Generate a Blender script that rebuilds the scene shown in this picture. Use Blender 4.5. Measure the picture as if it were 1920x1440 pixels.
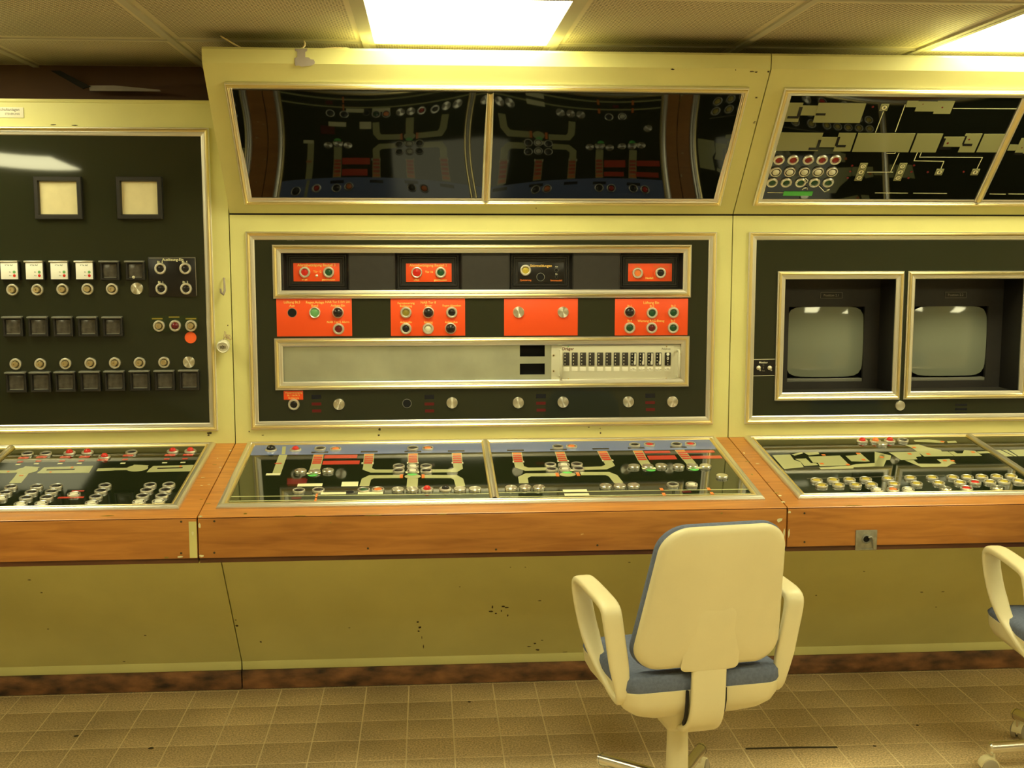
import bpy, bmesh, math, random
from mathutils import Vector, Matrix
random.seed(7)
for o in list(bpy.data.objects): bpy.data.objects.remove(o)
SC = bpy.context.scene
COL = SC.collection

# ------------------------------------------------------------------ camera
F, YAW, PIT, EYE = 2171.6, .073426, .119259, 1.566      # focal length in pixels of a 1920 wide frame
fw = Vector((math.sin(YAW)*math.cos(PIT), math.cos(YAW)*math.cos(PIT), -math.sin(PIT)))
rt = Vector((math.cos(YAW), -math.sin(YAW), 0)); up = rt.cross(fw)
cd = bpy.data.cameras.new('camera'); cam = bpy.data.objects.new('camera', cd); COL.objects.link(cam)
cd.sensor_width = 36; cd.lens = F/1920*36; cd.clip_start = .05; cd.clip_end = 60
M = Matrix((rt, up, -fw)).transposed().to_4x4(); M.translation = (0, 0, EYE); cam.matrix_world = M
SC.camera = cam
# ------------------------------------------------------------------ world, exposure
w = bpy.data.worlds.new('world'); SC.world = w; w.use_nodes = True
w.node_tree.nodes['Background'].inputs[0].default_value = (.02, .017, .01, 1)
w.node_tree.nodes['Background'].inputs[1].default_value = 1
vs = SC.view_settings; vs.view_transform = 'Standard'; vs.look = 'None'; vs.gamma = 1; vs.use_curve_mapping = False
vs.exposure = 0.0
LAMP_COLOR, LAMP_POWER = (1.0, .935, .52), 20.0

# ------------------------------------------------------------------ materials
def lin(c): return tuple(((x/255+.055)/1.055)**2.4 if x > 10 else x/255/12.92 for x in c)
MATS = {}
def mat(name, col, rough=.5, metal=0, var=0, vscale=8, bump=0, bscale=40, stretch=None, ior=1.5, coat=0, aniso=0, emit=None, spec=.5, col2=None):
    m = bpy.data.materials.new(name); m.use_nodes = True; nt = m.node_tree; b = nt.nodes['Principled BSDF']
    b.inputs['Base Color'].default_value = (*col, 1); b.inputs['Roughness'].default_value = rough
    b.inputs['Metallic'].default_value = metal; b.inputs['IOR'].default_value = ior
    b.inputs['Specular IOR Level'].default_value = spec
    if coat: b.inputs['Coat Weight'].default_value = coat; b.inputs['Coat Roughness'].default_value = .05
    if emit: b.inputs['Emission Color'].default_value = (*emit[0], 1); b.inputs['Emission Strength'].default_value = emit[1]
    if aniso:
        b.inputs['Anisotropic'].default_value = aniso
        t = nt.nodes.new('ShaderNodeTangent'); t.direction_type = 'RADIAL'; t.axis = 'Z'; b.inputs['Anisotropic Rotation'].default_value = .25; nt.links.new(t.outputs[0], b.inputs['Tangent'])
    if var or bump:
        tc = nt.nodes.new('ShaderNodeTexCoord'); mp = nt.nodes.new('ShaderNodeMapping')
        nt.links.new(tc.outputs['Object'], mp.inputs[0])
        if stretch: mp.inputs['Scale'].default_value = stretch
    if var:
        n = nt.nodes.new('ShaderNodeTexNoise'); n.inputs['Scale'].default_value = vscale; n.inputs['Detail'].default_value = 6
        nt.links.new(mp.outputs[0], n.inputs['Vector'])
        r = nt.nodes.new('ShaderNodeValToRGB'); r.color_ramp.elements[0].position = .3; r.color_ramp.elements[1].position = .7
        a = col2 or tuple(x*(1-var) for x in col)
        r.color_ramp.elements[0].color = (*a, 1); r.color_ramp.elements[1].color = (*[min(1, x*(1+var*.5)) for x in col], 1)
        nt.links.new(n.outputs['Fac'], r.inputs[0]); nt.links.new(r.outputs[0], b.inputs['Base Color'])
    if bump:
        n2 = nt.nodes.new('ShaderNodeTexNoise'); n2.inputs['Scale'].default_value = bscale; n2.inputs['Detail'].default_value = 3
        nt.links.new(mp.outputs[0], n2.inputs['Vector'])
        bp = nt.nodes.new('ShaderNodeBump'); bp.inputs['Strength'].default_value = bump; bp.inputs['Distance'].default_value = .004
        nt.links.new(n2.outputs['Fac'], bp.inputs['Height']); nt.links.new(bp.outputs[0], b.inputs['Normal'])
    MATS[name] = m; return m
mat('cream_paint', (.74, .71, .30), .38, var=.1, vscale=3, bump=.05, bscale=120)
mat('bare_primer', (.36, .31, .27), .6, var=.1, vscale=30)
mat('dirt', (.06, .045, .02), .8)
mat('gap_dark', (.012, .01, .008), .9)
mat('gold', (.95, .80, .40), .32, 1)
mat('silver', (.86, .83, .74), .36, 1)
mat('satin_ring', (.82, .80, .72), .38, 1)
mat('brushed_cap', (.84, .82, .72), .34, 1, aniso=.85)
mat('brass', (.62, .50, .28), .42, 1)
mat('panel_green', (.022, .025, .013), .04, ior=1.5)
mat('hood_glass', (.004, .0045, .003), .03, ior=1.47)
mat('desk_glass', (.012, .016, .006), .05, ior=1.55)
mat('black_plastic', (.014, .012, .011), .42)
mat('black_plate', (.008, .007, .008), .3)
mat('blank_grey', (.022, .019, .017), .55, var=.15, vscale=40)
mat('hole_black', (.002, .002, .003), .9)
mat('red_plate', (.90, .085, .012), .42)
mat('orange_dot', (.95, .13, .02), .55)
mat('aluminium', (.60, .64, .52), .42, .85, var=.22, vscale=5, bump=.06, bscale=9)
mat('rack_grey', (.62, .60, .46), .45)
mat('white_print', (.85, .83, .70), .5)
mat('white_lens', (.88, .88, .80), .45, emit=((1, .95, .75), .06))
mat('yellow_print', (.95, .62, .16), .5)
mat('cream_print', (.44, .44, .22), .12)
mat('hood_print', (.27, .27, .13), .12)
mat('cream_label', (.80, .78, .50), .3)
mat('dim_print', (.20, .18, .14), .5)
mat('blue_band', (.15, .20, .42), .12)
mat('red_print', (.55, .055, .03), .15)
mat('darkred_print', (.11, .008, .010), .15)
mat('darkblue_print', (.006, .008, .016), .15)
mat('orange_print', (.75, .20, .04), .15)
mat('dark_print', (.012, .010, .010), .15)
mat('green_tape', (.10, .55, .10), .4)
mat('cap_red', (.60, .02, .012), .25)
mat('cap_midred', (.30, .015, .010), .25)
mat('cap_darkred', (.13, .008, .010), .25)
mat('cap_orange', (.85, .22, .05), .3)
mat('cap_green', (.012, .075, .025), .25)
mat('cap_lightgreen', (.16, .42, .15), .3)
mat('cap_yellow', (.50, .39, .05), .3)
mat('key_plate_green', (.022, .032, .012), .2)
mat('cap_olive', (.28, .22, .03), .3)
mat('cap_black', (.012, .010, .010), .25)
mat('cap_white', (.72, .70, .55), .35)
mat('meter_face', (.74, .66, .40), .6, var=.06, vscale=30)
mat('shutter', (.10, .09, .075), .22, var=.5, vscale=60)
mat('crt_glass', (.24, .26, .20), .06, ior=1.5)
mat('chair_shell', (.79, .72, .46), .38, var=.05, vscale=6, bump=.03, bscale=260)
mat('blue_fabric', (.145, .175, .27), .9, var=.18, vscale=120, bump=.25, bscale=600, spec=.2)
mat('chrome', (.84, .82, .76), .24, 1)
mat('wheel_grey', (.34, .30, .22), .5)
mat('dark_rubber', (.03, .026, .02), .6)
mat('grey_tube', (.20, .20, .17), .35)
mat('ceiling_strip', (.50, .47, .38), .5)
mat('back_brown', (.115, .058, .030), .8, var=.2, vscale=4)
mat('wall_paint', (.76, .72, .58), .7)
mat('grout', (.86, .72, .44), .8)
mat('skirting', (.26, .115, .045), .6, var=.5, vscale=11, bump=.4, bscale=40, stretch=(1, 1, 2.2), col2=(.035, .018, .010))
mat('zinc', (.34, .33, .27), .5, .6, var=.25, vscale=60)
mat('thread', (.50, .38, .24), .8)
mat('paint_curl', (.72, .58, .28), .6)

def wood_mat(name, a, b, c):
    m = bpy.data.materials.new(name); m.use_nodes = True; nt = m.node_tree; N = nt.nodes; L = nt.links; bs = N['Principled BSDF']
    tc = N.new('ShaderNodeTexCoord'); mp = N.new('ShaderNodeMapping'); mp.inputs['Scale'].default_value = (2.2, 22, 22); L.new(tc.outputs['Object'], mp.inputs[0])
    n = N.new('ShaderNodeTexNoise'); n.inputs['Scale'].default_value = 2.4; n.inputs['Detail'].default_value = 9; n.inputs['Distortion'].default_value = .6; L.new(mp.outputs[0], n.inputs['Vector'])
    r = N.new('ShaderNodeValToRGB'); e = r.color_ramp.elements; e[0].position = .28; e[0].color = (*b, 1); e[1].position = .62; e[1].color = (*a, 1); L.new(n.outputs['Fac'], r.inputs[0])
    n2 = N.new('ShaderNodeTexNoise'); n2.inputs['Scale'].default_value = 1.7; n2.inputs['Detail'].default_value = 3; L.new(tc.outputs['Object'], n2.inputs['Vector'])
    mx = N.new('ShaderNodeMixRGB'); mx.blend_type = 'MULTIPLY'; mx.inputs[0].default_value = .5; L.new(r.outputs[0], mx.inputs[1]); L.new(n2.outputs['Fac'], mx.inputs[2])
    mp3 = N.new('ShaderNodeMapping'); mp3.inputs['Scale'].default_value = (1, 1.8, 1.8); L.new(tc.outputs['Object'], mp3.inputs[0])
    n3 = N.new('ShaderNodeTexNoise'); n3.inputs['Scale'].default_value = 26; n3.inputs['Detail'].default_value = 4; L.new(mp3.outputs[0], n3.inputs['Vector'])
    r3 = N.new('ShaderNodeValToRGB'); r3.color_ramp.elements[0].position = .76; r3.color_ramp.elements[1].position = .79; L.new(n3.outputs['Fac'], r3.inputs[0])
    m2 = N.new('ShaderNodeMixRGB'); L.new(r3.outputs[0], m2.inputs[0]); L.new(mx.outputs[0], m2.inputs[1]); m2.inputs[2].default_value = (*c, 1)
    g = N.new('ShaderNodeGamma'); g.inputs[1].default_value = 1.0; L.new(m2.outputs[0], g.inputs[0]); L.new(g.outputs[0], bs.inputs['Base Color'])
    bs.inputs['Roughness'].default_value = .36; MATS[name] = m
wood_mat('wood', (.72, .30, .060), (.50, .185, .034), (.70, .44, .16))
wood_mat('wood_dark', (.16, .055, .02), (.09, .03, .012), (.30, .16, .07))

def tile_mat(grid=False):
    m = bpy.data.materials.new('floor_field' if grid else 'floor_tile'); m.use_nodes = True; nt = m.node_tree; N = nt.nodes; L = nt.links; bs = N['Principled BSDF']
    g = N.new('ShaderNodeNewGeometry')
    n = N.new('ShaderNodeTexNoise'); n.inputs['Scale'].default_value = 170; n.inputs['Detail'].default_value = 3; L.new(g.outputs['Position'], n.inputs['Vector'])
    r = N.new('ShaderNodeValToRGB'); e = r.color_ramp.elements; e[0].position = .36; e[0].color = (.45, .33, .172, 1); e[1].position = .64; e[1].color = (.84, .65, .37, 1); L.new(n.outputs['Fac'], r.inputs[0])
    n2 = N.new('ShaderNodeTexNoise'); n2.inputs['Scale'].default_value = 2.2; n2.inputs['Detail'].default_value = 5; L.new(g.outputs['Position'], n2.inputs['Vector'])
    r2 = N.new('ShaderNodeValToRGB'); e = r2.color_ramp.elements; e[0].position = .3; e[0].color = (.72, .72, .72, 1); e[1].position = .7; e[1].color = (1.1, 1.1, 1.1, 1); L.new(n2.outputs['Fac'], r2.inputs[0])
    mx = N.new('ShaderNodeMixRGB'); mx.blend_type = 'MULTIPLY'; mx.inputs[0].default_value = 1; L.new(r.outputs[0], mx.inputs[1]); L.new(r2.outputs[0], mx.inputs[2])
    out = mx.outputs[0]
    if grid:
        br = N.new('ShaderNodeTexBrick'); br.offset = 0; br.inputs['Scale'].default_value = 1; br.inputs['Mortar Size'].default_value = .003
        br.inputs['Brick Width'].default_value = .15; br.inputs['Row Height'].default_value = .15; L.new(g.outputs['Position'], br.inputs['Vector'])
        mg = N.new('ShaderNodeMixRGB'); L.new(br.outputs['Fac'], mg.inputs[0]); L.new(out, mg.inputs[1]); mg.inputs[2].default_value = (.5, .43, .26, 1); out = mg.outputs[0]
    L.new(out, bs.inputs['Base Color']); bs.inputs['Roughness'].default_value = .55; MATS[m.name] = m
tile_mat(); tile_mat(True)

def perf_mat():
    m = bpy.data.materials.new('perforated_metal'); m.use_nodes = True; nt = m.node_tree; N = nt.nodes; L = nt.links; bs = N['Principled BSDF']
    tc = N.new('ShaderNodeTexCoord')
    def mth(op, a, b=None, c=None):
        x = N.new('ShaderNodeMath'); x.operation = op
        for i, v in enumerate((a, b, c)):
            if v is None: continue
            if isinstance(v, (int, float)): x.inputs[i].default_value = v
            else: L.new(v, x.inputs[i])
        return x.outputs[0]
    s = N.new('ShaderNodeSeparateXYZ'); L.new(tc.outputs['Object'], s.inputs[0])
    P = .0115
    # staggered holes: rotated 45 degree grid
    a = mth('DIVIDE', mth('ADD', s.outputs[0], s.outputs[1]), P*1.414); b = mth('DIVIDE', mth('SUBTRACT', s.outputs[0], s.outputs[1]), P*1.414)
    fa = mth('SUBTRACT', mth('FRACT', a), .5); fb = mth('SUBTRACT', mth('FRACT', b), .5)
    d = mth('ADD', mth('MULTIPLY', fa, fa), mth('MULTIPLY', fb, fb)); hole = mth('LESS_THAN', d, .11)
    ex = mth('LESS_THAN', mth('ABSOLUTE', s.outputs[0]), .272); ey = mth('LESS_THAN', mth('ABSOLUTE', s.outputs[1]), .325)
    h = mth('MULTIPLY', hole, mth('MULTIPLY', ex, ey))
    nz = N.new('ShaderNodeTexNoise'); nz.inputs['Scale'].default_value = 3; L.new(tc.outputs['Object'], nz.inputs['Vector'])
    mix = N.new('ShaderNodeMixRGB'); L.new(h, mix.inputs[0]); mix.inputs[1].default_value = (.76, .68, .50, 1); mix.inputs[2].default_value = (.08, .06, .04, 1)
    m2 = N.new('ShaderNodeMixRGB'); m2.blend_type = 'MULTIPLY'; m2.inputs[0].default_value = .25; L.new(mix.outputs[0], m2.inputs[1]); L.new(nz.outputs['Fac'], m2.inputs[2])
    L.new(m2.outputs[0], bs.inputs['Base Color']); bs.inputs['Roughness'].default_value = .5
    MATS['perforated_metal'] = m
perf_mat()
m = bpy.data.materials.new('lamp_diffuser'); m.use_nodes = True; nt = m.node_tree
em = nt.nodes.new('ShaderNodeEmission'); em.inputs[0].default_value = (*LAMP_COLOR, 1); em.inputs[1].default_value = LAMP_POWER
nt.links.new(em.outputs[0], nt.nodes['Material Output'].inputs[0]); MATS['lamp_diffuser'] = m
m = m.copy(); m.name = 'dim_lamp_diffuser'; m.node_tree.nodes['Emission'].inputs[1].default_value = LAMP_POWER*.68; MATS['dim_lamp_diffuser'] = m      # emission turned down for one lamp to hold back the left cabinet's brightness

# ------------------------------------------------------------------ mesh helpers
def mesh(name, verts, faces, mats, mi=None, smooth=None):
    me = bpy.data.meshes.new(name); me.from_pydata([tuple(v) for v in verts], [], faces)
    for k in ([mats] if isinstance(mats, str) else mats): me.materials.append(MATS[k])
    if mi: me.polygons.foreach_set('material_index', mi)
    if smooth is not None:
        me.polygons.foreach_set('use_smooth', [True]*len(me.polygons)); me.set_sharp_from_angle(angle=math.radians(smooth))
    me.update(); return me
def fix(me):
    bm = bmesh.new(); bm.from_mesh(me); bmesh.ops.recalc_face_normals(bm, faces=bm.faces); bm.to_mesh(me); bm.free(); return me
def node(name, me=None, parent=None, loc=(0, 0, 0), rot=None, **pr):
    o = bpy.data.objects.new(name, me); COL.objects.link(o); o.location = loc
    if rot: o.rotation_euler = rot
    if parent: o.parent = parent
    for k, v in pr.items(): o[k] = v
    return o
def thing(name, label, cat, loc=(0, 0, 0), rz=0, group=None, me=None):
    o = node(name, me, None, loc, (0, 0, rz), label=label, category=cat)
    if group: o['group'] = group
    return o
def boxv(x0, x1, y0, y1, z0, z1):
    return [(x0, y0, z0), (x1, y0, z0), (x1, y1, z0), (x0, y1, z0), (x0, y0, z1), (x1, y0, z1), (x1, y1, z1), (x0, y1, z1)]
BF = [(0, 3, 2, 1), (4, 5, 6, 7), (0, 1, 5, 4), (1, 2, 6, 5), (2, 3, 7, 6), (3, 0, 4, 7)]
CACHE = {}
def box(x0, x1, y0, y1, z0, z1, m, bev=0):
    key = ('box', x0, x1, y0, y1, z0, z1, m, bev)
    if key in CACHE: return CACHE[key]
    me = mesh('box', boxv(x0, x1, y0, y1, z0, z1), BF, m)
    if bev:
        bm = bmesh.new(); bm.from_mesh(me); bmesh.ops.bevel(bm, geom=bm.edges[:], offset=bev, segments=2, affect='EDGES', profile=.5); bm.to_mesh(me); bm.free()
        me.polygons.foreach_set('use_smooth', [True]*len(me.polygons)); me.set_sharp_from_angle(angle=math.radians(40))
    CACHE[key] = me; return me
def plate(wd, ht, d, m, bev=0): return box(-wd/2, wd/2, -ht/2, ht/2, 0, d, m, bev)
def lathe(prof, mats, mi=None, seg=24, key=None):
    if key and key in CACHE: return CACHE[key]
    V = []; Fc = []; I = []; rings = []
    for r, z in prof:
        if r < 1e-6: rings.append([len(V)]); V.append((0, 0, z))
        else:
            rings.append(list(range(len(V), len(V)+seg)))
            V += [(r*math.cos(2*math.pi*i/seg), r*math.sin(2*math.pi*i/seg), z) for i in range(seg)]
    for k in range(len(rings)-1):
        a, b = rings[k], rings[k+1]
        for i in range(seg):
            j = (i+1) % seg
            if len(a) == 1: Fc.append((a[0], b[j], b[i])) if len(b) > 1 else None
            elif len(b) == 1: Fc.append((a[i], a[j], b[0]))
            else: Fc.append((a[i], a[j], b[j], b[i]))
            I.append(mi[k] if mi else 0)
    me = mesh('lathe', V, Fc, mats, I, 40)
    if key: CACHE[key] = me
    return me
def prism(pts, d, m, z0=0):
    n = len(pts); V = [(x, y, z0) for x, y in pts]+[(x, y, z0+d) for x, y in pts]
    area = sum(pts[i][0]*pts[(i+1) % n][1]-pts[(i+1) % n][0]*pts[i][1] for i in range(n))
    if area < 0: pts = pts[::-1]; V = [(x, y, z0) for x, y in pts]+[(x, y, z0+d) for x, y in pts]
    Fc = [tuple(range(n))[::-1], tuple(range(n, 2*n))]+[(i, (i+1) % n, n+(i+1) % n, n+i) for i in range(n)]
    return mesh('prism', V, Fc, m)
def ribbon(pts, wd, d, m):
    """flat strip following a polyline in the local xy plane, with thickness d"""
    L = []; R_ = []; n = len(pts); P = [Vector((a, b)) for a, b in pts]
    for i in range(n):
        d1 = (P[i]-P[i-1]).normalized() if i else (P[1]-P[0]).normalized()
        d2 = (P[i+1]-P[i]).normalized() if i < n-1 else d1
        t = (d1+d2).normalized(); nn = Vector((-t.y, t.x)); c = max(.35, nn.dot(Vector((-d1.y, d1.x))))
        L.append(P[i]+nn*wd/2/c); R_.append(P[i]-nn*wd/2/c)
    V = []; Fc = []
    for i in range(n): V += [(*L[i], d), (*R_[i], d), (*L[i], 0), (*R_[i], 0)]
    for i in range(n-1):
        a, b = 4*i, 4*i+4
        Fc += [(a, a+1, b+1, b), (a+2, a, b, b+2), (a+1, a+3, b+3, b+1), (a+3, a+2, b+2, b+3)]
    Fc += [(0, 2, 3, 1), (4*n-4, 4*n-3, 4*n-1, 4*n-2)]
    return mesh('ribbon', V, Fc, m)
def tube(pts, r, m, seg=8, closed=False, flat=None):
    """swept tube; r a number or list; flat=(a,b) elliptical section axes along a fixed side vector"""
    P = [Vector(p) for p in pts]; n = len(P); V = []; Fc = []
    prev = None
    for i in range(n):
        a = P[(i-1) % n] if (closed or i) else P[0]; b = P[(i+1) % n] if (closed or i < n-1) else P[-1]
        t = (b-a).normalized()
        if prev is None: ref = Vector((0, 0, 1)) if abs(t.z) < .9 else Vector((1, 0, 0)); s = t.cross(ref).normalized()
        else: s = (prev-t*prev.dot(t)).normalized()
        prev = s; q = t.cross(s); rr = r[i] if isinstance(r, (list, tuple)) else r
        V += [P[i]+(s*math.cos(2*math.pi*k/seg)+q*math.sin(2*math.pi*k/seg))*rr for k in range(seg)]
    for i in range(n if closed else n-1):
        for k in range(seg):
            a, b = i*seg, ((i+1) % n)*seg; Fc.append((a+k, a+(k+1) % seg, b+(k+1) % seg, b+k))
    if not closed: Fc += [tuple(range(seg))[::-1], tuple(range((n-1)*seg, n*seg))]
    return mesh('tube', V, Fc, m, None, 50)
def frame(wd, ht, prof, mats, mi):
    """picture frame moulding, mitred; prof = (inset from outer edge, height)"""
    V = []; Fc = []; I = []
    for d, h in prof: V += [(d, d, h), (wd-d, d, h), (wd-d, ht-d, h), (d, ht-d, h)]
    for k in range(len(prof)-1):
        for i in range(4):
            j = (i+1) % 4; Fc.append((4*k+i, 4*k+j, 4*k+4+j, 4*k+4+i)); I.append(mi[k])
    return mesh('frame', V, Fc, mats, I)
GOLD_OUT = [(0, -.002), (0, .006), (.002, .008), (.004, .008), (.0055, .012), (.009, .0145), (.0125, .012), (.014, .0085), (.016, .0085), (.018, .006), (.025, .005), (.028, .003), (.028, -.004)]
GO_MI = [1, 1, 1, 0, 0, 0, 0, 1, 1, 1, 1, 1]
DESK_PROF = [(0, -.003), (0, .002), (.0015, .0055), (.004, .008), (.008, .010), (.013, .0108), (.017, .0098), (.0185, .0075), (.0205, .0075), (.023, .009), (.026, .0085), (.0285, .006), (.030, .002), (.030, -.001)]
DK_MI = [1, 1, 1, 1, 1, 1, 1, 1, 0, 0, 0, 0, 0]
def bar(length, prof, mats, mi, half):
    """straight moulding along +y, symmetric profile (x, h)"""
    V = []; Fc = []; I = []
    for x, h in prof: V += [(x, 0, h), (x, length, h)]
    for k in range(len(prof)-1): Fc.append((2*k, 2*k+2, 2*k+3, 2*k+1)); I.append(mi[k])
    return mesh('bar', V, Fc, mats, I)
MULL = [(-.014, -.002), (-.014, .006), (-.011, .009), (-.008, .009), (-.005, .013), (0, .0145), (.005, .013), (.008, .009), (.011, .009), (.014, .006), (.014, -.002)]
MU_MI = [0, 0, 0, 1, 1, 1, 1, 0, 0, 0]
def sheet(wd, ht, d, m, holes=(), z=0):
    """flat board in local xy with rectangular openings (x0,x1,y0,y1)"""
    xs = sorted({0, wd, *[v for h in holes for v in h[:2]]}); ys = sorted({0, ht, *[v for h in holes for v in h[2:]]})
    bm = bmesh.new(); vv = {}
    def gv(x, y):
        if (x, y) not in vv: vv[(x, y)] = bm.verts.new((x, y, z))
        return vv[(x, y)]
    for i in range(len(xs)-1):
        for j in range(len(ys)-1):
            cx, cy = (xs[i]+xs[i+1])/2, (ys[j]+ys[j+1])/2
            if any(h[0] < cx < h[1] and h[2] < cy < h[3] for h in holes): continue
            bm.faces.new((gv(xs[i], ys[j]), gv(xs[i+1], ys[j]), gv(xs[i+1], ys[j+1]), gv(xs[i], ys[j+1])))
    ret = bmesh.ops.extrude_face_region(bm, geom=bm.faces[:]); bmesh.ops.translate(bm, verts=[v for v in ret['geom'] if isinstance(v, bmesh.types.BMVert)], vec=(0, 0, d))
    bmesh.ops.recalc_face_normals(bm, faces=bm.faces)
    me = bpy.data.meshes.new('sheet'); bm.to_mesh(me); bm.free(); me.materials.append(MATS[m]); return me
def bow(b, flat): return (1-flat)*math.sin(math.pi*b)+flat*(1-(2*b-1)**4)
def pillow(wd, ht, d, bulge, m, nx=28, ny=14, flat=0, skew=1, tilt=0):
    """pane held at its edges, face slightly bowed outward"""
    V = []; Fc = []
    for j in range(ny+1):
        for i in range(nx+1):
            a, b = i/nx, j/ny; V.append((a*wd, b*ht, d+bulge*math.sin(math.pi*a**skew)*bow(b, flat)+tilt*b*ht))
    for j in range(ny):
        for i in range(nx): k = j*(nx+1)+i; Fc.append((k, k+1, k+nx+2, k+nx+1))
    n = len(V); V += [(0, 0, 0), (wd, 0, 0), (wd, ht, 0), (0, ht, 0)]
    Fc += [(n, n+3, n+2, n+1)]
    e0 = list(range(nx+1)); e1 = [j*(nx+1)+nx for j in range(ny+1)]; e2 = [ny*(nx+1)+i for i in range(nx, -1, -1)]; e3 = [j*(nx+1) for j in range(ny, -1, -1)]
    for e, a, b in ((e0, n, n+1), (e1, n+1, n+2), (e2, n+2, n+3), (e3, n+3, n)): Fc.append((a, b, *e[::-1]))
    return mesh('pane', V, Fc, m, None, 60)
def yzprism(prof, x0, x1, m, smooth=None):
    """closed (y,z) profile extruded along x"""
    n = len(prof); V = [(x0, y, z) for y, z in prof]+[(x1, y, z) for y, z in prof]
    Fc = [tuple(range(n)), tuple(range(n, 2*n))[::-1]]+[(i, n+i, n+(i+1) % n, (i+1) % n) for i in range(n)]
    return fix(mesh('prism', V, Fc, m, None, smooth))
TXT = {}
def text_mesh(s, h, m, al='CENTER'):
    k = (s, h, m, al)
    if k in TXT: return TXT[k]
    cu = bpy.data.curves.new('t', 'FONT'); cu.body = s; cu.size = h; cu.align_x = al; cu.align_y = 'CENTER'; cu.resolution_u = 2; cu.offset = h*.018; cu.space_line = .95
    ob = bpy.data.objects.new('t', cu); COL.objects.link(ob); bpy.context.view_layer.update()
    me = bpy.data.meshes.new_from_object(ob.evaluated_get(bpy.context.evaluated_depsgraph_get())); bpy.data.objects.remove(ob); bpy.data.curves.remove(cu)
    me.materials.clear(); me.materials.append(MATS[m]); TXT[k] = me; return me

# ------------------------------------------------------------------ reference planes of the console
class Plane:
    def __init__(s, o, v):
        s.o = Vector(o); s.u = Vector((1, 0, 0)); s.v = Vector(v).normalized(); s.n = s.u.cross(s.v)
    def uv(s, x, y, w=0):
        """position on this plane (lifted by w) of a point measured in the photograph"""
        d = fw+rt*((x-960)/F)-up*((y-720)/F); o = s.o+s.n*w; C = Vector((0, 0, EYE))
        t = (o-C).dot(s.n)/d.dot(s.n); q = C+d*t-o; return q.dot(s.u), q.dot(s.v)
    def mw(s, u, v, w=0):
        M = Matrix((s.u, s.v, s.n)).transposed().to_4x4(); M.translation = s.o+s.u*u+s.v*v+s.n*w; return M
YF = 4.02
FACE = Plane((0, YF, 0), (0, 0, 1))
HOOD = Plane((0, YF, 1.67), (0, -.405, .43))
DESK = Plane((0, 3.325, .787), (0, .695, .098))
FRONT = Plane((0, 3.325, 0), (0, 0, 1))
KNEE = Plane((0, 4.02, .10), (0, -.336, .455))
FASC = Plane((0, 3.615, 0), (0, 0, 1))
XL, X0, X1, XR = -2.40, -.665, 1.07, 2.805       # module joints
G = .0018

class Panel:
    def __init__(s, name, label, cat, pl, u0, u1, v0, v1):
        s.pl, s.u0, s.v0, s.w, s.h = pl, u0, v0, u1-u0, v1-v0
        s.root = thing(name, label, cat); s.root.matrix_world = pl.mw(u0, v0)
    def px(s, x, y, w=0):
        u, v = s.pl.uv(x, y, w); return u-s.u0, v-s.v0
    def add(s, name, me, x=0, y=0, z=0, rz=0, parent=None, **pr):
        return node(name, me, parent or s.root, (x, y, z), (0, 0, rz) if rz else None, **pr)
    def rect(s, name, m, x0, y0, x1, y1, z=.001, d=.0006, w=0, parent=None, bev=0):
        a, b = s.px((x0+x1)/2, y0, w), s.px((x0+x1)/2, y1, w); ym = (y0+y1)/2
        l, r = s.px(x0, ym, w)[0], s.px(x1, ym, w)[0]
        return s.add(name, plate(round(abs(r-l), 4), round(abs(a[1]-b[1]), 4), d, m, bev), (l+r)/2, (a[1]+b[1])/2, z, parent=parent)
    def poly(s, name, m, pts, z=.001, d=.0006, w=0):
        q = [s.px(*p, w) for p in pts]; c = q[0]
        return s.add(name, prism([(a-c[0], b-c[1]) for a, b in q], d, m), c[0], c[1], z)
    def path(s, name, m, pts, wd, z=.001, d=.0006, w=0):
        q = [s.px(*p, w) for p in pts]; c = q[0]
        return s.add(name, ribbon([(a-c[0], b-c[1]) for a, b in q], wd, d, m), c[0], c[1], z)
    def text(s, t, x, y, h, m='white_print', z=.002, al='CENTER', parent=None):
        a, b = s.px(x, y, z); return s.add('lettering', text_mesh(t, h, m, al), a, b, z, parent=parent)
    def button(s, kind, x, y, z=.001, sc=1.0, top=.008):
        a, b = s.px(x, y, z+top)
        return button(s.root, kind, (a, b, z), sc)
RR = .0200
RING = lathe([(RR, 0), (RR, .005), (RR*.94, .0072), (RR*.78, .008), (RR*.64, .0072), (RR*.60, .004), (RR*.58, -.001)], 'satin_ring', key='ring')
RING_W = lathe([(RR, 0), (RR, .004), (RR*.93, .0066), (RR*.84, .0072), (RR*.76, .0062), (RR*.74, .003), (RR*.73, -.001)], 'satin_ring', key='ringw')
CAPS = {}
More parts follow.
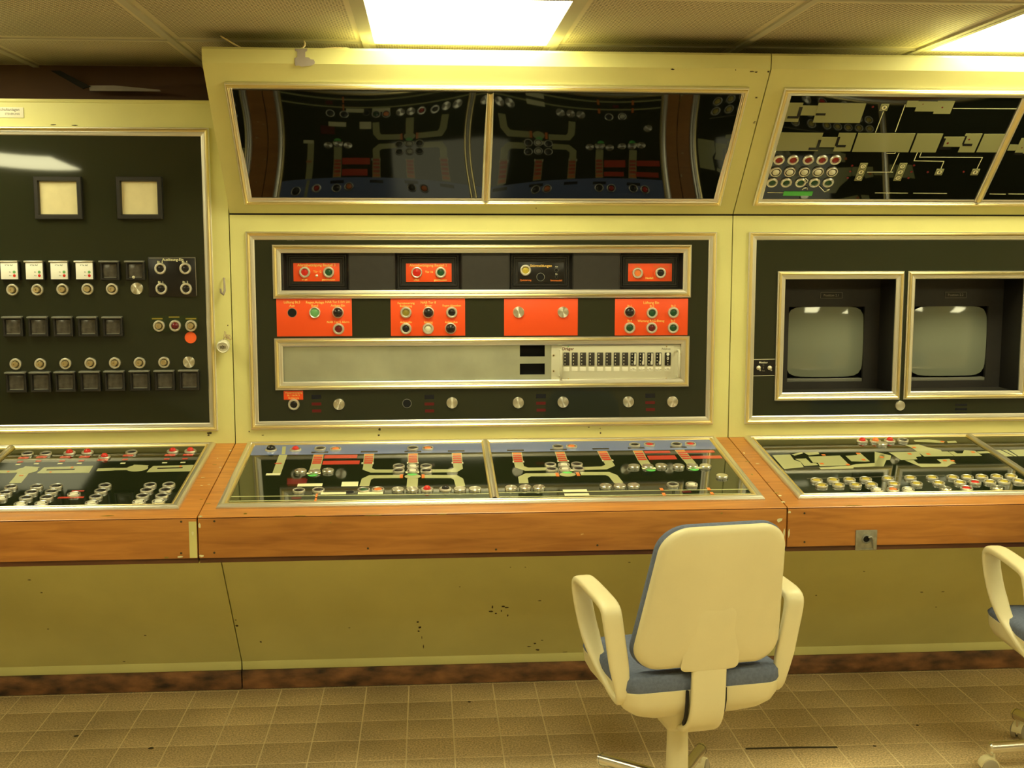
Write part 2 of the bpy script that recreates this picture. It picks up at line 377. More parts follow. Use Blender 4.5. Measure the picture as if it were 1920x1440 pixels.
def cap(m, shape):
    k = (m, shape)
    if k not in CAPS:
        r = RR*.585
        if shape == 'flat': pr = [(r, -.001), (r, .0035), (r*.9, .0042), (0, .0046)]
        elif shape == 'mid':
            r = RR*.77; CAPS[k] = lathe([(r, -.001), (r, .0022), (r*.80, .0026), (r*.78, .0046), (r*.70, .0054), (0, .0058)], ['cap_black', m], [0, 0, 1, 1, 1]); return CAPS[k]
        elif shape == 'wide': r = RR*.735; pr = [(r, -.001), (r, .003), (r*.9, .004), (0, .0045)]
        elif shape == 'dome': pr = [(r, -.001), (r, .006), (r*.95, .010), (r*.8, .0135), (r*.5, .016), (0, .017)]
        elif shape == 'ball': r = RR*.80; pr = [(r*.8, -.001), (r, .006), (r*.98, .011), (r*.8, .016), (r*.45, .0195), (0, .0205)]
        elif shape == 'barrel': r = RR*.5; pr = [(r, -.001), (r, .017), (r*.9, .0185), (r*.32, .0185), (r*.3, .015), (0, .015)]
        elif shape == 'jewel': r = RR*.45; pr = [(r*1.3, 0), (r*1.25, .003), (r, .0035), (r*.9, .006), (r*.5, .0075), (0, .008)]
        CAPS[k] = lathe(pr, m)
    return CAPS[k]
BLANK = lathe([(RR*.98, 0), (RR*.98, .005), (RR*.93, .0065), (0, .0068)], 'brushed_cap', seg=32)
BLANK_H = lathe([(RR*.98, 0), (RR*.98, .0075), (RR*.9, .009), (0, .0092)], 'brushed_cap', seg=32)
HOLE = lathe([(RR*.80, 0), (RR*.80, .0012), (RR*.72, .0014), (RR*.72, .0008), (0, .0008)], ['grey_tube', 'hole_black'], [0, 0, 1, 1])
RING_H = lathe([(RR, 0), (RR, .006), (RR*.96, .0078), (RR*.88, .0084), (RR*.80, .0076), (RR*.775, .004), (RR*.765, .001)], 'satin_ring')
KINDS = {'dimred': ('push_button', RING, 'button_cap', 'cap_midred', 'flat', 0),  # kind: (object name, bezel mesh, cap name, cap material, cap shape, cap height)
 'black': ('push_button', RING, 'button_cap', 'cap_black', 'flat', 0), 'green': ('push_button', RING, 'button_cap', 'cap_green', 'flat', 0),
 'darkred': ('push_button', RING, 'button_cap', 'cap_darkred', 'flat', 0), 'red': ('push_button', RING, 'button_cap', 'cap_red', 'flat', 0),
 'yellow': ('push_button', RING, 'button_cap', 'cap_yellow', 'flat', 0), 'olive': ('push_button', RING, 'button_cap', 'cap_olive', 'flat', 0),
 'orange': ('push_button', RING, 'button_cap', 'cap_orange', 'flat', 0), 'white': ('push_button', RING, 'button_cap', 'cap_white', 'jewel', 0),
 'wgreen': ('push_button', RING_W, 'button_cap', 'cap_lightgreen', 'wide', 0), 'wblack': ('push_button', RING_W, 'button_cap', 'cap_black', 'wide', 0),
 'worange': ('push_button', RING_W, 'button_cap', 'cap_orange', 'wide', 0), 'wred': ('push_button', RING_W, 'button_cap', 'cap_red', 'wide', 0),
 'key': ('key_switch', RING, 'key_barrel', 'brass', 'barrel', 0), 'keyred': ('key_switch', RING, 'lamp_cap', 'cap_darkred', 'dome', 0),
 'knobblack': ('indicator_lamp', RING_W, 'lamp_cap', 'cap_black', 'ball', 0), 'domered': ('indicator_lamp', RING, 'lamp_cap', 'cap_red', 'dome', 0),
 'domeblack': ('indicator_lamp', RING, 'lamp_cap', 'cap_black', 'dome', 0), 'domeorange': ('indicator_lamp', RING, 'lamp_cap', 'cap_orange', 'dome', 0),
 'hring': ('push_button', RING_H, 'button_cap', 'cap_black', 'mid', .002), 'hyellow': ('push_button', RING_H, 'button_cap', 'cap_yellow', 'mid', .002),
 'hred': ('push_button', RING_H, 'button_cap', 'cap_red', 'mid', .002), 'horange': ('push_button', RING_H, 'button_cap', 'cap_orange', 'mid', .002),
 'hwhite': ('push_button', RING_H, 'button_cap', 'cap_white', 'mid', .003), 'hgreen': ('push_button', RING_H, 'button_cap', 'cap_green', 'mid', .002),
}
def button(parent, kind, loc, sc=1.0):
    if kind == 'blank': o = node('blanking_cap', BLANK, parent, loc, (0, 0, random.uniform(0, 3)))
    elif kind == 'hblank': o = node('blanking_cap', BLANK_H, parent, loc, (0, 0, random.uniform(0, 3)))
    elif kind == 'hole': o = node('empty_socket', HOLE, parent, loc)
    else:
        n, bz, cn, cm, sh, ch = KINDS[kind]; o = node(n, bz, parent, loc); node(cn, cap(cm, sh), o, (0, 0, ch))
    if sc != 1: o.scale = (sc, sc, sc)
    return o
def struct(name, me=None, label=None, **k):
    o = node(name, me, None, kind='structure', **k)
    if label: o['label'] = label
    return o

# ================================================================== ROOM SHELL
RX0, RX1, RY0, RY1, CZ = -3.785, 4.615, -2.085, 4.36, 2.2
fl = struct('floor', box(RX0, RX1, RY0, RY1+.1, -.10, -.0007, 'grout'), 'speckled brown tile floor with pale joints')
TX, TY, TS = .0746, 4.0046, .15
c0, c1, nr = -12, 15, 7
TILE = box(-.0729, .0729, -.0729, .0729, -.010, 0, 'floor_tile', .0004)
for r in range(nr):
    for c in range(c0, c1):
        node('tile', TILE, fl, (TX+(c+.5)*TS, TY-(r+.5)*TS, random.uniform(-.0002, .0001)))
hx0, hx1, hy0, hy1 = TX+c0*TS, TX+c1*TS, TY-nr*TS, TY
fieldm = sheet(RX1-RX0, RY1-RY0, .004, 'floor_field', [(hx0-RX0, hx1-RX0, hy0-RY0, hy1-RY0)], -.004)
node('tile_field', fieldm, fl, (RX0, RY0, 0), kind='stuff')
FLOORP = Plane((0, 0, 0), (0, 1, 0))
a, b = FLOORP.uv(1398, 1404), FLOORP.uv(1570, 1401)
node('scuff_mark', ribbon([(a[0], a[1]), ((a[0]+b[0])/2, (a[1]+b[1])/2+.002), (b[0], b[1])], .012, .0005, 'dirt'), fl, (0, 0, .0002))
for (x, y, s_) in ((143, 1380, .008), (283, 1403, .009), (880, 1316, .006), (1860-140, 1360, .005), (1640, 1399, .006)):
    a = FLOORP.uv(x, y); node('stain', lathe([(s_, 0), (s_*.8, .0005), (0, .0006)], 'dirt', seg=9), fl, (a[0], a[1], .0002))
struct('wall_back', box(RX0, RX1, RY1, RY1+.1, 0, 2.5, 'back_brown'), 'dark brown wall above the left cabinet')
struct('wall_left', box(RX0-.1, RX0, RY0, RY1, 0, 2.5, 'wall_paint'), 'plain cream wall at the left end of the room')
struct('wall_right', box(RX1, RX1+.1, RY0, RY1, 0, 2.5, 'wall_paint'), 'plain cream wall at the right end of the room')
struct('wall_front', box(RX0, RX1, RY0-.1, RY0, 0, 2.5, 'wall_paint'), 'plain cream wall facing the console')
ce = struct('ceiling', box(RX0, RX1, RY0, RY1, 2.42, 2.5, 'back_brown'), 'low ceiling of perforated metal panels between flat strips')
PW, PD = .6, .735
PAN = box(-.2915, .2915, -.359, .359, 0, .012, 'perforated_metal', .002)
SX = [.415+.6*k for k in range(-7, 8)]
rows = [(3.795-PD*j, 3.795-PD*(j-1)) for j in range(0, 9)]
lamps = []
for j, (ya, yb) in enumerate(rows):
    yb = min(yb, RY1); ym = (ya+yb)/2
    for i in range(14):
        xm = (SX[i]+SX[i+1])/2
        if (j == 1 and i in (3, 6, 9, 12)) or (j == 4 and i in (2, 6, 9, 12)): lamps.append((xm, ym, j, i)); continue
        o = node('ceiling_panel', PAN, ce, (xm, ym, CZ+.003+random.uniform(0, .002)))
        if yb-ya < .7: o.scale = (1, (yb-ya-.017)/.718, 1)
STR = box(-.0105, .0105, RY0, RY1, -.004, .006, 'ceiling_strip')
for x in SX[1:-1]: node('ceiling_strip', STR, ce, (x, 0, CZ+.001))
STR2 = box(RX0, RX1, -.007, .007, -.001, .006, 'ceiling_strip')
for ya, yb in rows[:-1]: node('ceiling_strip', STR2, ce, (0, ya, CZ+.001))
LF = frame(.579, .714, [(0, 0), (0, -.006), (.018, -.006), (.020, 0), (.020, .02)], ['ceiling_strip'], [0]*4)
DIF = box(-.270, .270, -.338, .338, 0, .012, 'lamp_diffuser'); DIF_DIM = box(-.270, .270, -.338, .338, 0, .012, 'dim_lamp_diffuser')
for xm, ym, j, i in lamps:
    lab = {(1, 6): 'square luminous ceiling panel above the middle hood', (1, 9): 'square luminous ceiling panel at the upper right edge of the picture',
           (1, 3): 'square luminous ceiling panel above the left meter cabinet'}.get((j, i), 'square luminous ceiling panel outside the picture, seen only as a reflection')
    t = thing('ceiling_light', lab, 'ceiling light', (xm, ym, CZ), group='luminous ceiling panels')
    node('light_frame', LF, t, (-.2895, -.357, .002)); node('diffuser', DIF_DIM if (j, i) == (1, 3) else DIF, t, (0, 0, .002))

# ================================================================== CABINETS
def chip(parent, pl, x, y, wpx, hpx, m='dirt', lift=.0006):
    """small spot where the paint has come off"""
    u, v = pl.uv(x, y); s = (pl.o+pl.u*u+pl.v*v-Vector((0, 0, EYE))).length/F
    n = 9; pts = [(wpx*s/2*math.cos(2*math.pi*k/n)*random.uniform(.5, 1.1), hpx*s/2*math.sin(2*math.pi*k/n)*random.uniform(.5, 1.1)) for k in range(n)]
    o = node('paint_chip', prism(pts, .0005, m), parent); o.matrix_local = parent.matrix_world.inverted() @ pl.mw(u, v, lift); return o
def cabinet(name, label, x0, x1, ztop, holes, hood):
    t = thing(name, label, 'console cabinet', ((x0+x1)/2, YF, 0)); cx = (x0+x1)/2; hw = (x1-x0)/2-G
    def part(n, me, **k): return node(n, me, t, (-cx, -YF, 0), **k)
    fb = sheet(2*hw, ztop-.885, .020, 'cream_paint', [(a-x0-G, b-x0-G, c-.885, d-.885) for a, b, c, d in holes])
    o = node('face_board', fb, t, (-hw, .020, .885), (math.pi/2, 0, 0))
    part('side_board', box(x0+G, x0+G+.018, YF+.021, YF+.33, .10, ztop, 'cream_paint')); part('side_board', box(x1-G-.018, x1-G, YF+.021, YF+.33, .10, ztop, 'cream_paint'))
    part('back_board', box(x0+G, x1-G, YF+.315, YF+.33, 0, ztop, 'gap_dark'))
    part('knee_board', yzprism([(4.02, .10), (3.60, .6688), (3.6145, .6796), (4.0345, .1108)], x0+G, x1-G, 'cream_paint'))
    part('plinth_strip', box(x0+G, x1-G, 4.0185, 4.034, .070, .1025, 'cream_paint', .0015))
    part('skirting_board', box(x0+G, x1-G, 4.010, 4.030, .002, .070, 'skirting', .002))
    if hood:
        part('hood', yzprism([(4.02, 1.674), (3.617, 2.10), (3.609, 2.108), (3.607, 2.148), (3.613, 2.155), (4.34, 2.155), (4.34, 1.674)], x0+G, x1-G, 'cream_paint', 30))
        part('hinge_gap', box(x0+G, x1-G, YF+.002, YF+.02, 1.668, 1.674, 'gap_dark'))
    else:
        part('top_board', box(x0+G, x1-G, YF-.003, YF+.33, ztop, ztop+.012, 'cream_paint', .003))
    return t
cabL = cabinet('console_cabinet', 'pale yellow console cabinet at the left without an overhead hood', XL, X0, 2.035, [], False)
cabC = cabinet('console_cabinet', 'pale yellow middle console cabinet with overhead hood and chipped fascia', X0, X1, 1.668, [(-.575, .978, .966, 1.578)], True)
cabR = cabinet('console_cabinet', 'pale yellow console cabinet at the right holding the two screens', X1, XR, 1.668, [(1.157, 2.72, .966, 1.578)], True)
bpy.context.view_layer.update()
for x, y, a, b in ((783, 1166, 5, 7), (787, 1176, 6, 9), (785, 1183, 4, 6), (791, 1195, 2, 14), (794, 1212, 2, 14), (921, 1146, 10, 7), (923, 1138, 3, 16), (930, 1150, 5, 4), (944, 1137, 7, 6), (950, 1139, 8, 4), (952, 1154, 3, 8), (940, 1145, 3, 7),
                   (992, 1212, 10, 3), (1003, 1206, 6, 5), (1008, 1218, 8, 6), (1016, 1200, 5, 2), (1060, 1222, 12, 2), (1075, 1226, 8, 2), (655, 1177, 5, 2), (985, 1063, 3, 2), (957, 1063, 3, 2), (1180, 1054, 6, 2), (1012, 1126, 8, 2), (862, 1100, 3, 2)):
    chip(cabC, KNEE, x, y, a, b)
for x, y, a, b in ((442, 1162, 5, 3), (444, 1173, 7, 6), (489, 1203, 4, 6)): chip(cabC, KNEE, x, y, a, b)
for x, y, a, b in ((78, 1111, 5, 2), (55, 1087, 8, 2), (272, 1191, 5, 3), (233, 1240, 6, 2), (90, 1179, 5, 2)): chip(cabL, KNEE, x, y, a, b)
for x, y, a, b in ((1728, 1110, 8, 3), (1768, 1109, 7, 2), (1870, 1056, 3, 2), (1530, 1116, 4, 3), (1620, 1071, 6, 2), (1755, 1138, 5, 2)): chip(cabR, KNEE, x, y, a, b)
for x, y, a, b in ((1418, 183, 6, 3), (1415, 228, 5, 2), (1414, 230, 6, 2), (1005, 390, 3, 2)): chip(cabC, HOOD, x, y, a, b)
for x, y, a, b in ((1260, 131, 8, 4), (1408, 135, 10, 3), (1416, 136, 8, 3), (1439, 135, 4, 4), (1378, 132, 3, 2)): chip(cabC, FASC, x, y, a, b, lift=.009)
for x, y, a, b in ((712, 805, 6, 6), (710, 816, 5, 5), (1126, 812, 3, 5), (1125, 803, 3, 2), (1104, 801, 5, 2), (493, 816, 5, 2), (467, 809, 3, 3)): chip(cabC, FACE, x, y, a, b)
for x, y, a, b in ((393, 812, 10, 6), (391, 816, 6, 4), (427, 610, 3, 3), (100, 234, 12, 2), (140, 235, 14, 2)): chip(cabL, FACE, x, y, a, b)
# bare patch and paint curls on the middle hood
pts = [(553, 92), (577, 92), (576, 97), (573, 98), (573, 108), (580, 109), (583, 112), (589, 113), (591, 117), (590, 121), (584, 124), (574, 125), (566, 126), (562, 124), (554, 124), (553, 110), (558, 108), (558, 98), (554, 96)]
q = [FASC.uv(*p) for p in pts]; o = node('bare_patch', prism([(a-q[0][0], b-q[0][1]) for a, b in q], .0008, 'bare_primer'), cabC); o.matrix_local = cabC.matrix_world.inverted() @ FASC.mw(q[0][0], q[0][1], .009)
TOPH = Plane((0, 3.612, 0), (0, 0, 1))
for pp, r in (([(562, 90), (567, 88), (570, 84), (570, 78), (568, 73)], .0028), ([(412, 66), (424, 73), (437, 81), (452, 88)], .003), ([(608, 89), (630, 88), (650, 88), (660, 90)], .002)):
    c = [TOPH.uv(*p) for p in pp]; node('paint_curl', tube([(u, 3.622+.02*k/len(c), v) for k, (u, v) in enumerate(c)], [r*.5]+[r]*(len(c)-2)+[r*.4], 'paint_curl'), cabC, (-(X0+X1)/2, -YF, 0))
# maker's plate, hook and hanging plug on the left cabinet
u0, v0 = FACE.uv(45, 221); u1, v1 = FACE.uv(0, 201)
mp = node('makers_plate', box(-.135, 0, 0, v1-v0, 0, .003, 'white_print', .0008), cabL); mp.matrix_local = cabL.matrix_world.inverted() @ FACE.mw(u0, v0, 0)
node('lettering', text_mesh('Schaltanlagen', .0125, 'dim_print', 'RIGHT'), mp, (-.012, .026, .0032)); node('lettering', text_mesh('STEUERUNG', .0085, 'dim_print', 'RIGHT'), mp, (-.012, .012, .0032))
u, v = FACE.uv(421, 538)
hk = node('wall_hook', tube([(u, 4.02, v+.028), (u+.001, 4.008, v+.030), (u+.003, 4.000, v+.012), (u+.004, 3.998, v-.012), (u, 3.992, v-.024), (u-.006, 3.984, v-.018), (u-.007, 3.982, v-.004)], [.0025, .003, .0035, .004, .0045, .004, .003], 'bare_primer'), cabL, (-(XL+X0)/2, -YF, 0))
u, v = FACE.uv(422, 643)
pr = lathe([(0, 0), (.013, 0), (.016, .004), (.0165, .020), (.020, .022), (.0215, .028), (.021, .044), (.018, .047), (.0165, .044), (0, .044)], 'cap_white')
pg = thing('rubber_plug', 'white round plug hanging on twisted wire beside the middle cabinet', 'plug'); pg.matrix_world = FACE.mw(u, v, .0055) @ Matrix.Rotation(math.radians(14), 4, 'X')
node('plug_body', pr, pg)
for k in range(5): node('plug_slot', plate(.0022, .014 if k == 2 else .009, .001, 'dirt'), pg, (-.008+.004*k, 0, .0438))
tw = []
for k in range(26): a = k*.9; tw.append((.004+.011*math.cos(a)+.0006*k, .017+.010*math.sin(a*1.3)+.0004*k, .008+.010*math.sin(a*.7)))
node('wire', tube(tw, .0011, 'thread', 6), pg)
node('wire', tube([(-.001, .012, .01), (.0, .028, .006), (.003, .044, .004), (.007, .042, .006), (.006, .026, .010)], .0011, 'thread', 6), pg)

BKP = Plane((0, 4.30, 0), (0, 0, 1))
q = [BKP.uv(*t) for t in ((168, 161), (215, 161), (300, 169), (302, 172), (170, 171))]
o = node('loose_strip', prism([(a-q[0][0], b-q[0][1]) for a, b in q], .012, 'bare_primer'), cabL); o.matrix_local = cabL.matrix_world.inverted() @ BKP.mw(q[0][0], q[0][1], 0)
q = [BKP.uv(*t) for t in ((98, 134), (116, 134), (172, 163), (158, 168))]
o = node('loose_strip', prism([(a-q[0][0], b-q[0][1]) for a, b in q], .012, 'gap_dark'), cabL); o.matrix_local = cabL.matrix_world.inverted() @ BKP.mw(q[0][0], q[0][1], .01)

# ================================================================== WOODEN WORKTOPS
def worktop(label, x0, x1):
    cx = (x0+x1)/2; t = thing('worktop', label, 'worktop', (cx, 3.325, .665))
    def part(n, me): return node(n, me, t, (-cx, -3.325, -.665))
    part('top_board', yzprism([(3.3265, .7845), (3.3245, .786), (3.327, .7880), (4.0195, .8848), (4.0195, .866), (3.35, .772), (3.3265, .772)], x0+G, x1-G, 'wood'))
    part('front_board', box(x0+G, x1-G, 3.323, 3.345, .667, .7832, 'wood', .0018))
    part('edge_bead', box(x0+G, x1-G, 3.3255, 3.345, .7825, .7848, 'wood_dark'))
    part('lower_rail', box(x0+G, x1-G, 3.334, 3.36, .650, .667, 'wood_dark', .001))
    part('soffit', yzprism([(3.345, .655), (3.61, .655), (3.61, .665), (3.345, .665)], x0+G, x1-G, 'gap_dark'))
    return t
wtL = worktop('varnished wooden worktop edge at the left with a cream paint strip at its end', XL, X0)
wtC = worktop('varnished wooden worktop of the middle cabinet behind the chair', X0, X1)
wtR = worktop('varnished wooden worktop at the right with a metal socket in its front', X1, XR)
node('paint_strip', box(X0-.024, X0-G-.0005, 3.3222, 3.3232, .669, .776, 'cream_paint'), wtL, (-(XL+X0)/2, -3.325, -.665))
bpy.context.view_layer.update()
for wt, lst in ((wtC, ((402, 977), (402, 1036), (690, 1028), (1120, 1022), (930, 1030))), (wtL, ((340, 978), (340, 1037))), (wtR, ((1508, 962), (1508, 1016)))):
    for x, y in lst:
        u, v = FRONT.uv(x, y); o = node('nail_head', lathe([(.0035, 0), (.003, .0006), (0, .0006)], 'dirt', seg=10), wt); o.matrix_local = wt.matrix_world.inverted() @ FRONT.mw(u, v, .0018)
FR2 = Plane((0, 3.3225, 0), (0, 0, 1))
for wt, lst in ((wtC, ((376, 968, 8, 4), (374, 985, 5, 14), (378, 1042, 10, 5), (460, 963, 10, 3), (620, 980, 4, 3), (1353, 962, 5, 3), (560, 967, 30, 2), (700, 966, 40, 2), (830, 964, 24, 2), (1462, 975, 12, 10), (1470, 1000, 4, 18))),
                (wtL, ((338, 1044, 14, 4), (362, 1000, 5, 10), (312, 1045, 12, 3), (200, 967, 30, 2))), (wtR, ((1480, 960, 6, 6), (1479, 1000, 3, 20), (1600, 948, 40, 2)))):
    for x, y, a, b in lst: chip(wt, FR2, x, y, a, b, 'cream_label' if b > 3 else 'cap_olive', .0012)
for wt, lst in ((wtL, ((402, 872, 8, 3), (413, 877, 7, 3), (381, 896, 8, 3), (392, 909, 6, 2), (378, 911, 5, 2), (377, 937, 8, 4), (390, 945, 10, 4), (408, 860, 3, 4))), (wtC, ((432, 846, 6, 6), (1402, 866, 10, 4), (1410, 890, 4, 10), (1395, 850, 3, 12), (1455, 925, 10, 8), (1468, 942, 10, 8))), (wtR, ((1420, 870, 8, 3), (1462, 930, 8, 6), (1440, 905, 6, 3)))):
    for x, y, a, b in lst: chip(wt, DESK, x, y, a, b, 'cream_label' if random.random() < .6 else 'cap_olive', .0012)
u, v = FRONT.uv(1623, 1012)
sk = node('socket_plate', box(-.033, .033, -.031, .031, 0, .005, 'zinc', .0015), wtR); sk.matrix_local = wtR.matrix_world.inverted() @ FRONT.mw(u, v, .002)
node('socket_rim', lathe([(.014, .004), (.0135, .010), (.011, .011), (.0095, .006), (0, .005)], ['grey_tube', 'hole_black'], [0, 0, 0, 1], 20), sk, (-.001, .004, 0))
node('latch_arm', tube([(.004, .010, .010), (.012, .012, .013), (.018, .004, .013), (.021, -.012, .011), (.023, -.026, .008)], [.003, .0032, .0035, .003, .0022], 'zinc'), sk)
node('plate_lip', box(-.022, .020, -.029, -.0255, .0045, .008, 'zinc', .0005), sk)

# ================================================================== LEFT FACE PANEL
p = Panel('switch_panel', 'dark green switch panel with two square meters in the left cabinet', 'control panel', FACE, -2.345, -.722, .930, 1.956)
p.add('frame', frame(p.w, p.h, GOLD_OUT, ['gold', 'silver'], GO_MI), z=.002)
p.add('panel_sheet', pillow(p.w-.04, p.h-.04, .002, .0105, 'panel_green', 40, 26, 0, 2.0), .020, .020, .0005)
def surf(x, y):                     # height of the bowed sheet at a photo position
    a, b = p.px(x, y, .008); a = min(max((a-.02)/(p.w-.04), 0), 1); b = (b-.02)/(p.h-.04)
    return .0025+.0105*math.sin(math.pi*a**2.0)*math.sin(math.pi*b)
for x0, x1, i0, i1 in ((70, 155, 78, 147), (223, 305, 232, 299)):
    a, b = p.px(x0, 411), p.px(x1, 332); W, H = b[0]-a[0], b[1]-a[1]
    mt = p.add('square_meter', frame(W, H, [(0, -.004), (0, .018), (.002, .020), (.013, .020), (.016, .014), (.016, .004)], ['black_plastic'], [0]*5), a[0], a[1], surf((x0+x1)/2, 370)-.003)
    node('meter_face', box(.015, W-.015, .015, H-.015, .004, .008, 'meter_face'), mt)
def flap_box(x, y, sz, white, ball=False):
    a, b = p.px(x, y, .02); s_ = sz/2
    o = p.add('indicator_box', frame(sz, sz, [(0, -.004), (0, .018), (.002, .020), (.006, .020), (.008, .016), (.008, .006)], ['black_plastic'], [0]*5), a-s_, b-s_, surf(x, y)-.003)
    if white:
        ln = node('indicator_lens', box(.003, sz-.003, .003, sz-.003, .008, .0245, 'white_lens', .0015), o)
        for dy, mm in ((.027, 'cap_lightgreen'), (.015, 'cap_red')):
            node('signal_dot', lathe([(.0048, 0), (.004, .0012), (0, .0014)], mm, seg=14), ln, (sz-.014, dy, .0245)); node('lettering', text_mesh('Ein' if mm != 'cap_red' else 'Aus', .005, 'dirt'), ln, (sz-.027, dy, .0248))
        node('lettering', text_mesh('4 Tor Auf', .0062, 'cap_green'), ln, (sz/2, sz-.011, .0248))
    else:
        node('shutter', box(.008, sz-.008, .010, sz-.008, .004, .0125, 'shutter', .001), o)
        node('shutter_ledge', box(.010, sz-.010, .0085, .0105, .0115, .0165, 'grey_tube', .0004), o)
    node('top_lip', box(-.002, sz-.001, sz-.002, sz+.0035, .002, .0275, 'grey_tube' if not white else 'silver', .0012), o)
    if ball: node('lamp_bulb', lathe([(0, -.005), (.0035, -.0035), (.005, 0), (.0035, .0035), (0, .005)], 'cap_white', seg=12), o, (sz*.42, .010, .022))
for k, x in enumerate((19.5, 66.5, 113, 160, 206.5, 254)): flap_box(x, 508, .061 if k < 4 else .062, k < 4, k == 5)
for k, x in enumerate((25, 72.6, 119, 165.5, 212)): flap_box(x, 613, .064, False)
for x, y in ((30.5, 717.5), (76.3, 717), (122.6, 716.3), (169.6, 715.6), (215.4, 715), (262.4, 714.5), (308.7, 714), (354.5, 713.3)): flap_box(x, y, .066, False)
for x, y in ((22.5, 543.3), (69.3, 543.3), (116.5, 542.6), (163.5, 542), (209.5, 542)): p.button('key', x, y, surf(x, y)-.0012, 1.02)
p.button('blank', 256, 541, surf(256, 541)-.0012, 1.05)
for x, y in ((28.5, 683), (75, 682.6), (122, 682), (169, 681.3), (214.8, 680.8), (261.2, 680.4), (307.3, 679.7)): p.button('key', x, y, surf(x, y)-.0012, 1.0)
p.button('blank', 353.6, 679.4, surf(353.6, 679.4)-.0012, 1.03)
bp = p.rect('release_plate', 'black_plate', 280, 482, 369, 556, surf(324, 519)-.0015, .006, bev=.0008)
a, b = p.px(280, 556), p.px(369, 482)
for pts in ([(281, 484), (367, 483), (370, 554)], ): p.path('border_line', 'dim_print', pts, .0022, surf(324, 519)+.0043, .0005)
p.text('Auslösung-Ein', 324, 487, .0125, 'cream_label', surf(324, 519)+.0049)
for t, x, y in (('Bt. 3', 300, 491.5), ('Bt. 4', 346, 491), ('Bt. 1', 301.5, 529), ('Bt. 2', 347.5, 529)): p.text(t, x, y, .010, 'cream_label', surf(324, 519)+.0049)
for x, y in ((300, 503.7), (347, 503.7), (302, 541.5), (348.5, 541.5)): p.button('black', x, y, surf(324, 519)+.004, 1.0)
p.rect('key_plate', 'key_plate_green', 283, 592, 372, 622, surf(327, 607)-.0012, .004)
for x in (296, 327.5, 359): p.rect('key_label', 'cap_olive', x-10, 596 if x != 327.5 else 593, x+10, 598.5 if x != 327.5 else 595.5, surf(327, 607)+.0029, .0004)
p.button('key', 297.6, 611.4, surf(327, 607)+.0024); p.button('keyred', 327.9, 611, surf(327, 607)+.0024); p.button('key', 357.7, 611, surf(327, 607)+.0024)
a, b = p.px(358, 632.7); p.add('orange_sticker', lathe([(.0195, 0), (.0195, .003), (0, .003)], 'orange_dot', seg=28), a, b, surf(358, 632.7)-.001)

# ================================================================== MIDDLE FACE PANEL
p = Panel('alarm_panel', 'dark green alarm panel with red plates in the middle cabinet', 'control panel', FACE, -.610, 1.013, .933, 1.612)
p.add('frame', frame(p.w, p.h, GOLD_OUT, ['gold', 'silver'], GO_MI), z=.002)
sa, sb = p.px(513, 560), p.px(1296, 459); sc_, sd = p.px(517, 731), p.px(1292, 630)
fi = .026
h1 = (sa[0]+fi, sb[0]-fi, sa[1]+fi, sb[1]-fi); h2 = (sc_[0]+fi, sd[0]-fi, sc_[1]+fi, sd[1]-fi)
sh = sheet(p.w-.036, p.h-.036, .004, 'panel_green', [tuple(v-.018 for v in h1), tuple(v-.018 for v in h2)])
p.add('panel_sheet', sh, .018, .018, -.001)
PS = .003
p.add('alarm_row_frame', frame(sb[0]-sa[0], sb[1]-sa[1], GOLD_OUT, ['gold', 'silver'], GO_MI), sa[0], sa[1], PS)
p.add('plate_frame', frame(sd[0]-sc_[0], sd[1]-sc_[1], GOLD_OUT, ['gold', 'silver'], GO_MI), sc_[0], sc_[1], PS)
p.text('RO.PL.8', 545, 450, .0075, 'dim_print', PS+.0003)
# recessed row: flat blanks and four pods
def prect(x0, y0, x1, y1, w=0):
    a, b = p.px(x0, y1, w), p.px(x1, y0, w); return a[0], a[1], b[0]-a[0], b[1]-a[1]
pods = [(529, 655), (738.5, 867), (953.7, 1076), (1161, 1282.5)]
edges = [525]+[v for q in pods for v in q]+[1286]
hy0, hy1 = h1[2]-.004, h1[3]+.004
for i in range(0, len(edges), 2):
    a, b = p.px(edges[i], 510)[0], p.px(edges[i+1], 510)[0]
    if i == 0: a = h1[0]-.003
    if i == len(edges)-2: b = h1[1]+.003
    if b-a > .004: p.add('blank_plate', box(a, b, hy0, hy1, -.010, -.004, 'blank_grey'))
reds = [(550.5, 493.3, 636.5, 527.7), (761.4, 493.8, 846.7, 528.9), (971, 491.5, 1057.5, 530), (1177.5, 494, 1260, 527.5)]
PD_ = -.034
for (x0, x1), rr, mm in zip(pods, reds, ('red_plate', 'red_plate', 'black_plate', 'red_plate')):
    a, b = p.px(x0, 510)[0], p.px(x1, 510)[0]
    pod = p.add('alarm_pod', frame(b-a, hy1-hy0, [(0, -.003), (.004, -.006), (.012, PD_-.002), (.017, PD_-.002), (.019, PD_+.002), (.024, PD_+.002), (.026, PD_-.002), (.05, PD_-.002)], ['black_plastic'], [0]*7), a, hy0)
    node('pod_back', box(.03, b-a-.03, .03, hy1-hy0-.03, PD_-.012, PD_-.001, 'black_plastic'), pod)
    x, y, W, H = prect(*rr, PD_); node('pod_plate', box(0, W, 0, H, 0, .003, mm, .0006), pod, (x-a, y-hy0, PD_-.001))
def pt(t, x, y, h, m='yellow_print', w=PD_+.0025): p.text(t, x, y, h, m, w)
pt('Alarmbetätigung Bauteil 3', 593.5, 497.2, .0125); pt('Tür 12', 595, 509.5, .010); pt('offen', 571, 524, .0095); pt('geschlossen', 616, 524.2, .0095)
pt('Alarmbetätigung Bauteil 2', 803, 497.6, .0125); pt('Tür 16', 804.5, 510, .010); pt('offen', 781, 524.8, .0095); pt('geschlossen', 826, 525, .0095)
